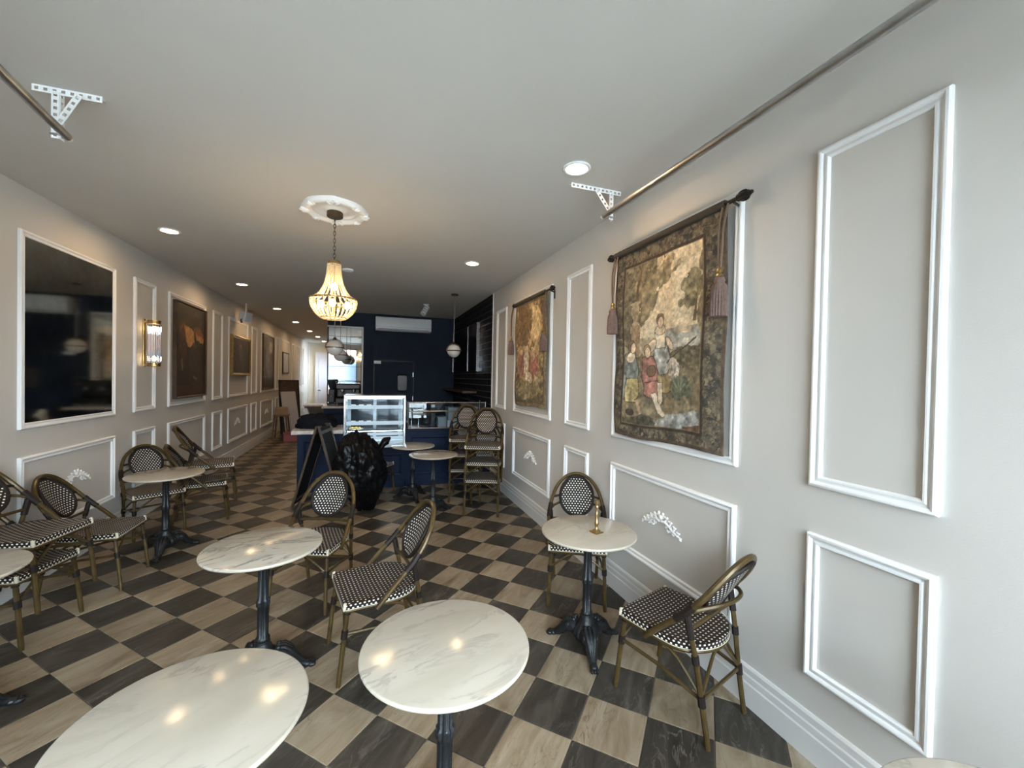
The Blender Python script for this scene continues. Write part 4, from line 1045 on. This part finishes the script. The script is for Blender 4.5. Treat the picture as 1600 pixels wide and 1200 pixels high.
# curtain rails: galvanised pipe on slotted brackets
def rail(p0,p1,label):
    t=thing('pipe_rail',label,'rail',p0); d=Vector(p1)-Vector(p0)
    MB().tube([(0,0,0),d],.020,14).build('pipe',M['steel'],t)
    n=d.normalized(); MB().tube([-n*.03,n*.02],.012,10).build('end_plug',M['whitemetal'],t)
rail((1.622,2.66,2.918),(1.645,FY+.02,2.918),'long galvanised pipe rail under the ceiling along the right wall')
rail((-1.452,2.72,2.885),(-1.06,FY+.02,2.885),'galvanised pipe rail in the upper left corner')
def slotted(mb_holes,p0,p1,w,nrm,parent,name='slotted_bar'):
    """steel strip with a row of real square holes"""
    p0=Vector(p0);p1=Vector(p1);t=(p1-p0);L=t.length;t.normalize();n=Vector(nrm).normalized(); s=t.cross(n).normalized()
    k=max(3,int(L/.032)); st=L/k; h=.0075; mb=MB(); th=.003
    for z in range(k):
        a=z*st; b_=a+st; m0=a+st/2-h; m1=a+st/2+h
        for (u0,u1,v0,v1) in ((a,m0,-w/2,w/2),(m1,b_,-w/2,w/2),(m0,m1,-w/2,-h),(m0,m1,h,w/2)):
            vs=[p0+t*u+s*v+n*q for q in (0,th) for u,v in ((u0,v0),(u1,v0),(u1,v1),(u0,v1))]
            mb.add(vs,[(3,2,1,0),(4,5,6,7),(0,1,5,4),(1,2,6,5),(2,3,7,6),(3,0,4,7)])
    return mb.build(name,M['whitemetal'],parent,smooth=False)
def bracket(x0,x1,xv,xd,y,zb,label):
    t=thing('slotted_bracket',label,'bracket',(xv,y,zb),0,'white slotted ceiling brackets'); H=CH-zb
    slotted(None,(x0-xv,-.004,H-.016),(x1-xv,-.004,H-.016),.032,(0,-1,0),t); slotted(None,(x0-xv,.012,H-.003),(x1-xv,.012,H-.003),.032,(0,0,-1),t)
    slotted(None,(0,-.010,H-.02),(0,-.010,-.02),.030,(0,-1,0),t); slotted(None,(.016,.004,H-.02),(.016,.004,-.02),.030,(1,0,0),t)
    slotted(None,(xd-xv,-.016,H-.02),(.0,-.016,.02),.030,(0,-1,0),t)
    MB().tube([(-.02,-.012,.0),(.02,-.012,.0)],.006,6).build('bolt',M['steel'],t)
bracket(1.338,1.744,1.660,1.530,2.640,2.905,'white slotted bracket holding the right pipe rail to the ceiling')
bracket(-1.571,-1.300,-1.480,-1.385,2.700,2.875,'white slotted bracket holding the upper left pipe rail')

t=thing('smoke_detector','small white round smoke detector on the ceiling beyond the chandelier','detector',(-.275,5.86,CH))
MB().lathe([(.001,-.026),(.040,-.026),(.062,-.020),(.068,-.010),(.068,0),(.001,0)],(0,0,0),28).build('housing',M['white'],t)
MB().lathe([(.018,-.029),(.022,-.029),(.022,-.025),(.018,-.025)],(0,0,0),16,caps=False).build('vent_ring',simple('vent_grey',(.4,.4,.4),.6),t)
# ================================================================== COUNTER AREA
from mathutils import noise as mnoise
CY=6.57
def lbox(name,mat,parent,*bs,bevel=0):
    """boxes in world space parented to a thing"""
    mb=MB()
    for q in bs: mb.bx(*q)
    return mb.build(name,mat,parent,smooth=False,world=True,bevel=bevel)
def raised_panel(parent,x0,x1,z0,z1,y,mat):
    vs=[];prof=[(0,0),(0,.012),(.010,.016),(.022,.012),(.030,.004),(.030,0)];k=len(prof)
    for (xa,za,ix,iz) in ((x0,z0,1,1),(x1,z0,-1,1),(x1,z1,-1,-1),(x0,z1,1,-1)):
        for d,h in prof: vs.append((xa+ix*d,y-h,za+iz*d))
    fs=[(c*k+i,c*k+i+1,((c+1)%4)*k+i+1,((c+1)%4)*k+i) for c in range(4) for i in range(k-1)]
    MB().add(vs,fs).build('panel_moulding',mat,parent,world=True,ang=25,clean=True)
def unit(x0,x1,zt,label,panels):
    t=thing('counter_unit',label,'counter',((x0+x1)/2,CY+.3,0))
    lbox('carcass',M['navy2'],t,(x0,x1,CY,CY+.62,.09,zt))
    lbox('plinth',M['blacktrim'] if False else M['navy2'],t,(x0+.002,x1-.002,CY-.012,CY+.60,0,.10))
    for a,c in panels: raised_panel(t,a,c,.18,zt-.10,CY,M['navy2'])
    return t
unit(-.955,-.352,.845,'navy panelled counter unit at the left end under the marble slab',[(-.87,-.43)])
unit(-.350,.558,.610,'low navy counter unit carrying the lit pastry display case',[(-.28,.08),(.14,.50)])
unit(.560,1.905,.868,'long navy counter unit on the right under the glass guard',[(.64,1.22),(1.28,1.83)])
mslab=simple('cream_speckled_marble',(.62,.56,.52),.25,noise=.18,scale=18)
o=MB().bx(-1.03,-.345,CY-.045,CY+.66,.847,.899).build('marble_slab',mslab,None,smooth=False,bevel=.005); tag(o,'pale marble worktop slab on the left counter end','worktop')
o=MB().bx(.556,1.925,CY-.02,CY+.64,.868,.884).build('steel_worktop',M['navy2'],None,smooth=False,bevel=.003); tag(o,'thin navy worktop under the glass guard on the right','worktop')

# pastry display case
x0,x1,y0,y1,z0,z1=-.340,.552,CY-.02,CY+.56,.612,1.412
t=thing('display_case','brightly lit glass pastry display case in the middle of the counter','display case',((x0+x1)/2,(y0+y1)/2,z0))
lbox('base_deck',M['casewhite'],t,(x0+.01,x1-.01,y0+.03,y1,z0,z0+.10))
lbox('top_cap',M['chrome'],t,(x0,x1,y0+.015,y1,z1-.045,z1),bevel=.006)
for x in (x0,x1-.030):
    lbox('front_post',M['chrome'],t,(x,x+.030,y0,y0+.030,z0,z1-.045),bevel=.004); lbox('rear_post',M['chrome'],t,(x,x+.030,y1-.03,y1,z0,z1-.045),bevel=.004)
lbox('front_glass',M['caseglass'],t,(x0+.03,x1-.03,y0+.010,y0+.016,z0+.01,z1-.045))
for x in (x0+.010,x1-.016): lbox('side_glass',M['glass'],t,(x,x+.006,y0+.03,y1-.03,z0+.10,z1-.045))
back=lbox('rear_door',M['darkglass'],t,(x0+.03,x1-.03,y1-.018,y1-.010,z0+.10,z1-.045))
for x in (x0+.03,(x0+x1)/2-.025,x1-.07): lbox('door_stile',M['casewhite'],back,(x,x+.05,y1-.026,y1-.018,z0+.10,z1-.045))
for z in (1.235,.990):
    s=lbox('shelf',M['glass'],t,(x0+.035,x1-.035,y0+.06,y1-.05,z,z+.008))
    lbox('shelf_rail',M['rail'],s,(x0+.035,x1-.035,y0+.045,y0+.060,z-.030,z+.025))
    lbox('led_strip',M['led'],s,(x0+.05,x1-.05,y0+.062,y0+.078,z-.012,z-.004))
    for k in range(3): lbox('price_tag',M['white'],s,(x0+.10+.11*k,x0+.165+.11*k,y0+.07,y0+.074,z+.008,z+.035))
lbox('led_strip',M['led'],t,(x0+.05,x1-.05,y0+.05,y0+.07,z1-.055,z1-.047))
lbox('led_strip',M['led'],t,(x0+.05,x1-.05,y0+.045,y0+.060,.86,.868))
s=lbox('shelf',M['glass'],t,(x0+.035,x1-.035,y0+.06,y1-.05,.872,.880))
for z in (.74,.80): lbox('lower_rail',M['rail'],t,(x0+.035,x1-.035,y0+.03,y0+.05,z,z+.042))
t=thing('pastry_plate','oval white plate with golden pastries inside the lit display case','food',(-.17,CY+.14,.880))
MB().lathe([(.001,0),(.05,0),(.10,.012),(.11,.016),(.098,.017),(.05,.006),(.001,.006)],(0,0,0),28).build('plate',M['plate'],t)
for k,(px,py) in enumerate(((-.05,0),(.0,.02),(.05,.0),(.0,-.03))):
    MB().sph((px,py,.026),(.034,.022,.018),12,8,Matrix.Rotation(k*.8,3,'Z')).build('pastry',M['pastry'],t)
# glass guard
gx0,gx1=.598,1.845
t=thing('glass_guard','clear glass sneeze guard with chrome rails on the right counter','glass guard',((gx0+gx1)/2,CY+.2,.884))
lbox('front_glass',M['guard'],t,(gx0+.01,gx1-.01,CY+.035,CY+.041,.892,1.295)); lbox('top_glass',M['guard'],t,(gx0+.01,gx1-.01,CY+.045,CY+.40,1.298,1.304))
lbox('side_glass',M['guard'],t,(gx0+.006,gx0+.011,CY+.05,CY+.40,.89,1.295))
for z in (1.300,1.162,.892): MB().tube([(gx0,CY+.028,z),(gx1,CY+.028,z)],.010,8).build('rail',M['chrome'],t,world=True)
for x in (gx0,gx1):
    for y in (CY+.028,CY+.40): MB().tube([(x,y,.884),(x,y,1.31)],.010,8).build('post',M['chrome'],t,world=True)
for i,(x,w,d,h,y,m_,lab) in enumerate(((1.16,.14,.2,.17,CY+.30,'greybox','pale upright container behind the glass guard'),(1.52,.56,.30,.12,CY+.28,'white','long white tray bin behind the glass guard'),(1.50,.50,.26,.20,CY+.30,'greybox','wide grey food bin stacked on the white tray behind the guard'))):
    zb=.884 if i<2 else 1.006
    t=thing('food_bin',lab,'container',(x,y,zb))
    MB().bx(-w/2,w/2,-d/2,d/2,0,h-.012).build('bin',M[m_],t,smooth=False,bevel=.008); MB().bx(-w/2-.008,w/2+.008,-d/2-.008,d/2+.008,h-.012,h).build('lid',M[m_],t,smooth=False,bevel=.004)
for x,h,lab in ((.655,.20,'slim chrome stand nearest the case behind the guard'),(.765,.16,'shorter slim chrome stand behind the glass guard')):
    t=thing('chrome_stand',lab,'stand',(x,CY+.12,.884)); MB().lathe([(.035,0),(.035,.006),(.01,.012),(.007,.02),(.007,h-.02),(.012,h-.015),(.012,h),(.001,h)],(0,0,0),16).build('stem',M['chrome'],t); MB().lathe([(.037,0),(.04,.004),(.001,.008)],(0,0,0),16).build('foot',M['chrome'],t)
t=thing('napkin_holder','small black and white caddy behind the glass guard','caddy',(1.02,CY+.33,.884))
MB().bx(-.035,.035,-.05,.05,0,.32).build('body',M['frameblack'],t,smooth=False,bevel=.006); MB().bx(-.028,.028,-.045,.045,.32,.36).build('paper',M['white'],t,smooth=False,bevel=.004)

# lumpy bags
def lump(name,mat,parent,c,r,amp,freq,seed,nu=40,nv=28,shape=None,ang=60):
    vs=[];fs=[]
    for j in range(nv+1):
        tt=PI*j/nv
        for i in range(nu):
            a=2*PI*i/nu; d=Vector((math.sin(tt)*math.cos(a),math.sin(tt)*math.sin(a),math.cos(tt)))
            k=1+amp*mnoise.fractal(d*freq+Vector((seed,seed,seed)),.8,2.2,4)-amp*.6*abs(mnoise.noise(d*freq*2.3+Vector((seed,0,0))))
            p=Vector((d.x*r[0]*k,d.y*r[1]*k,d.z*r[2]*k))
            if shape: p=shape(p,d)
            p+=Vector(c); vs.append(p)
    for j in range(nv):
        for i in range(nu):
            l=(i+1)%nu; fs.append((j*nu+i,(j+1)*nu+i,(j+1)*nu+l,j*nu+l))
    return MB().add(vs,fs).build(name,mat,parent,ang=ang)
t=thing('rubbish_bag','large full black plastic rubbish bag with a twisted neck','bag',(-.075,5.54,0))
def bagshape(p,d):
    z=p.z+.49; q=max(0,min(1,z/.98)); s=.62+.50*math.sin(PI*min(1,q*.62+.16))**1.2
    if q<.5: s*=.80+.4*q
    e=Vector((d.x*2.6,d.y*2.6,d.z*1.6)); w=1-.10*abs(mnoise.noise(e*2.1+Vector((3,1,7))))-.055*abs(mnoise.noise(e*4.7+Vector((1,8,2))))-.025*abs(mnoise.noise(e*10+Vector((5,2,2))))+.08
    s*=w; x=p.x*s-.045*q+.05*(1-q); y=p.y*s
    return Vector((x,y,max(0,z)))
lump('bag_body',M['blackplastic'],t,(0,0,0),(.27,.25,.52),.15,2.2,4.2,110,90,bagshape,85)
P=spline([(.03,-.06,.66),(.12,-.05,.70),(.19,-.03,.75),(.25,-.02,.82),(.315,-.01,.875),(.345,-.01,.87)],5)
mb=MB(); rr=[.17,.165,.155,.145,.13,.115,.10,.09,.082,.075,.07,.064,.06,.056,.052,.05,.05,.05,.052,.054,.056,.058,.06,.06,.058,.05][:len(P)]
mb.tube(P,rr+[.04]*(len(P)-len(rr)),16,flat=.8); 
for i,v in enumerate(mb.v):
    q=Vector(v); k=.02*mnoise.noise(q*14); mb.v[i]=tuple(q+Vector((k,k*.7,-k)))
mb.build('twisted_neck',M['blackplastic'],t,ang=80)

t=thing('dark_bag','soft black bag slumped across the marble counter end','bag',(-.74,CY+.38,.899))
lump('body',M['cloth'],t,(.0,0,0),(.30,.22,.17),.22,2.2,9.1,40,26,lambda p,d:Vector((p.x,p.y,max(0,p.z+.05-.12*(p.x+.1)*0))))
MB().tube(spline([(.02,-.1,.16),(.12,-.16,.09),(.24,-.20,.02)],5),.006,6).build('strap',M['chrome'],t)
t=thing('shopping_sack','grey and white bundle behind the black bag on the counter','bag',(-.93,CY+.56,.899))
lump('bundle',simple('pale_bundle',(.34,.31,.28),.8,noise=.3,scale=14),t,(0,0,0),(.09,.06,.24),.22,2.5,3.3,28,20,lambda p,d:Vector((p.x,p.y,max(0,p.z+.03))))

# A-frame chalkboard
t=thing('sandwich_board','dark wooden folding sandwich board standing before the navy counter','sign',(-.565,6.02,0),R(-12))
for s in (1,-1):
    top=Vector((s*.012,0,1.04)); bot=Vector((s*.30,0,0)); ax=(top-bot).normalized(); nn=Vector((s*ax.z,0,-s*ax.x)); Mx=Matrix((ax,Vector((0,1,0)),ax.cross(Vector((0,1,0))))).transposed()
    leaf=MB().obx((top+bot)/2,((top-bot).length-.06,.40,.010),Mx).build('board',M['chalk'],t,smooth=False)
    L=(top-bot).length
    for y in (-.215,.215): MB().obx((top+bot)/2+Vector((0,y,0)),(L,.035,.026),Mx).build('stile',M['wood'],leaf,smooth=False,bevel=.003)
    for q in (.02,.86): MB().obx(bot.lerp(top,q+.06),(.04,.40,.024),Mx).build('rail',M['wood'],leaf,smooth=False,bevel=.003)
for y in (-.17,.17): MB().tube([(-.03,y,1.035),(.03,y,1.035)],.010,8).build('hinge',M['bronze'],t)

# split air conditioner
t=thing('air_conditioner','white split air conditioner high on the navy back wall','air conditioner',(.745,BY,2.725))
pr=[(0,0),(-.14,0),(-.185,.03),(-.205,.09),(-.205,.26),(-.19,.295),(-.16,.308),(0,.308)]; n=len(pr)
vs=[(x,y,z) for x in (-.612,.612) for y,z in pr]; fs=[(i,i+1,n+i+1,n+i) for i in range(n-1)]+[(n-1,0,n,2*n-1),tuple(range(n-1,-1,-1)),tuple(range(n,2*n))]
MB().add(vs,fs).build('body',M['white'],t,bevel=.012,ang=30,clean=True)
MB().obx((0,-.165,.025),(1.12,.075,.010),Matrix.Rotation(R(-32),3,'X')).build('louvre',simple('grey_louvre',(.55,.55,.56),.5),t,smooth=False,bevel=.003)
MB().bx(-.60,.60,-.207,-.204,.085,.089).build('panel_seam',simple('seam_grey',(.3,.3,.31),.6),t,smooth=False)
# small white sign over the swing door
o=MB().bx(.112,.262,BY-.022,BY-.012,1.985,2.05).build('door_sign',M['white'],None,smooth=False,bevel=.002); tag(o,'tiny white plate on the upper left corner of the navy swing door','sign')

# black menu screens and shelf on the tiled wall
for a,c,lab in ((7.37,8.115,'nearer black menu screen on the dark tiled wall'),(8.13,9.62,'farther black menu screen on the dark tiled wall')):
    t=thing('menu_screen',lab,'screen',(RW-.002,(a+c)/2,1.83),0,'black menu screens'); w=(c-a)/2
    MB().bx(-.055,-.003,-w+.004,w-.004,.004,.896).build('panel',M['screen'],t,smooth=False,bevel=.003)
    for s in (-1,1): MB().bx(-.062,-.003,s*w-.010*(s>0)-.004,s*w+.010*(s<0)+.004,0,.90).build('side_frame',M['chrome'],t,smooth=False)
    for z in (0,.896): MB().bx(-.060,-.003,-w,w,z,z+.006).build('edge_frame',M['frameblack'],t,smooth=False)
t=thing('wall_shelf','dark wooden shelf below the menu screens in the back right corner','shelf',(RW,8.65,1.395))
MB().bx(-.28,-.004,-1.12,1.12,.02,.06).build('board',M['wood'],t,smooth=False,bevel=.004)
for y in (-.8,0,.8): MB().tube(spline([(-.006,y,-.16),(-.10,y,-.05),(-.22,y,.02)],4),.008,6).build('bracket',M['rodblack'],t)

# back bar with coffee machine before the mirror
t=thing('back_bar','navy back bar with pale marble top in front of the silver mirror','counter',(-.50,9.4,0))
lbox('carcass',M['navy2'],t,(-.85,-.12,9.10,9.78,0,1.03)); lbox('marble_top',mslab,t,(-.885,-.10,9.05,9.78,1.03,1.072),bevel=.004); raised_panel(t,-.80,-.17,.2,.93,9.10,M['navy2'])
t=thing('espresso_machine','dark chrome espresso machine on the back bar before the mirror','coffee machine',(-.40,9.42,1.072))
dk=simple('dark_machine_shell',(.03,.028,.028),.25,metal=.6)
MB().bx(-.24,.24,-.22,.22,.05,.16).build('drip_base',dk,t,smooth=False,bevel=.012); MB().bx(-.24,.24,-.02,.22,.16,.44).build('boiler_body',dk,t,smooth=False,bevel=.03); MB().bx(-.24,.24,-.20,.22,.34,.46).build('head',dk,t,smooth=False,bevel=.02)
for x in (-.20,.20):
    for y in (-.18,.18): MB().tube([(x,y,0),(x,y,.06)],.016,8).build('foot',M['chrome'],t)
for x in (-.11,.11):
    g_=MB().lathe([(.001,-.06),(.032,-.06),(.036,-.02),(.036,.0),(.001,0)],(x,-.12,.34),16).build('group_head',M['chrome'],t); MB().tube([(x,-.12,.29),(x,-.26,.275)],.011,8).build('handle',M['blacktrim'],g_)
MB().tube(spline([(-.22,-.17,.46),(-.22,-.17,.50),(0,-.17,.51),(.22,-.17,.50),(.22,-.17,.46)],5),.006,6).build('cup_rail',M['chrome'],t)
t=thing('coffee_grinder','black coffee grinder with cone hopper left of the espresso machine','grinder',(-.73,9.40,1.072))
MB().bx(-.075,.075,-.10,.10,0,.05).build('base',dk,t,smooth=False,bevel=.008); MB().bx(-.06,.06,-.03,.09,.05,.34).build('body',dk,t,smooth=False,bevel=.015); MB().lathe([(.035,.34),(.085,.48),(.085,.52),(.06,.54),(.001,.54)],(0,.02,0),20).build('hopper',M['darkglass'],t); MB().tube([(0,-.02,.22),(0,-.10,.20)],.02,10).build('spout',M['chrome'],t)

# things left standing in the corridor
t=thing('corridor_counter','low dark counter with pale top farther down the corridor','counter',(-1.25,12.4,0))
lbox('carcass',M['wood'],t,(-1.60,-.87,12.1,12.7,0,.86)); lbox('top',mslab,t,(-1.63,-.86,12.06,12.72,.86,.90),bevel=.004)
def lean(x,y,w,h,tilt,mat,lab,fr=None,rz=0,name='leaning_board'):
    t=thing(name,lab,'board',(x,y,0),R(rz)); Mt=Matrix.Rotation(R(-tilt),3,'Y')
    MB().obx(Mt@Vector((0,0,h/2+.002)),(.025,w,h),Mt).build('board',mat,t,smooth=False,bevel=.003)
    if fr:
        for s in (-1,1): MB().obx(Mt@Vector((.006,s*(w/2-.02),h/2+.002)),(.035,.04,h),Mt).build('stile',fr,t,smooth=False)
        for z in (.02,h-.02): MB().obx(Mt@Vector((.006,0,z)),(.035,w-.08,.04),Mt).build('rail',fr,t,smooth=False)
lean(-2.08,13.2,.55,1.55,8,M['wood'],'tall dark board leaning by the left wall near the corridor',M['blacktrim'],-60)
lean(-1.95,12.8,.42,1.25,14,simple('pale_board',(.46,.43,.40),.7),'pale board leaning in front of the tall dark board',None,-50)
t=thing('wooden_stool','brown wooden stool standing among the boards by the left wall','stool',(-2.15,12.2,0))
MB().bx(-.17,.17,-.17,.17,.60,.635).build('seat',M['brownwood'],t,smooth=False,bevel=.006)
for sx in (-1,1):
    for sy in (-1,1): MB().tube([(sx*.18,sy*.18,0),(sx*.13,sy*.13,.605)],.018,8).build('leg',M['brownwood'],t)
for s in (-1,1): MB().tube([(s*.16,-.16,.22),(s*.16,.16,.22)],.012,6).build('rung',M['brownwood'],t)
t=thing('carton','brown carton standing on the wooden stool','box',(-2.15,12.2,.635),R(14)); MB().bx(-.14,.14,-.12,.12,0,.20).build('carton_body',M['cardboard'],t,smooth=False,bevel=.004); MB().bx(-.025,.025,-.122,.122,.199,.202).build('tape',simple('tan_tape',(.38,.28,.16),.4),t,smooth=False)
t=thing('red_crate','red crate on the floor beside the wooden stool','crate',(-1.86,11.75,0),R(8)); MB().bx(-.16,.16,-.12,.12,0,.20).build('crate_body',M['red'],t,smooth=False,bevel=.01); MB().bx(-.17,.17,-.13,.13,.20,.23).build('rim',M['red'],t,smooth=False,bevel=.006)
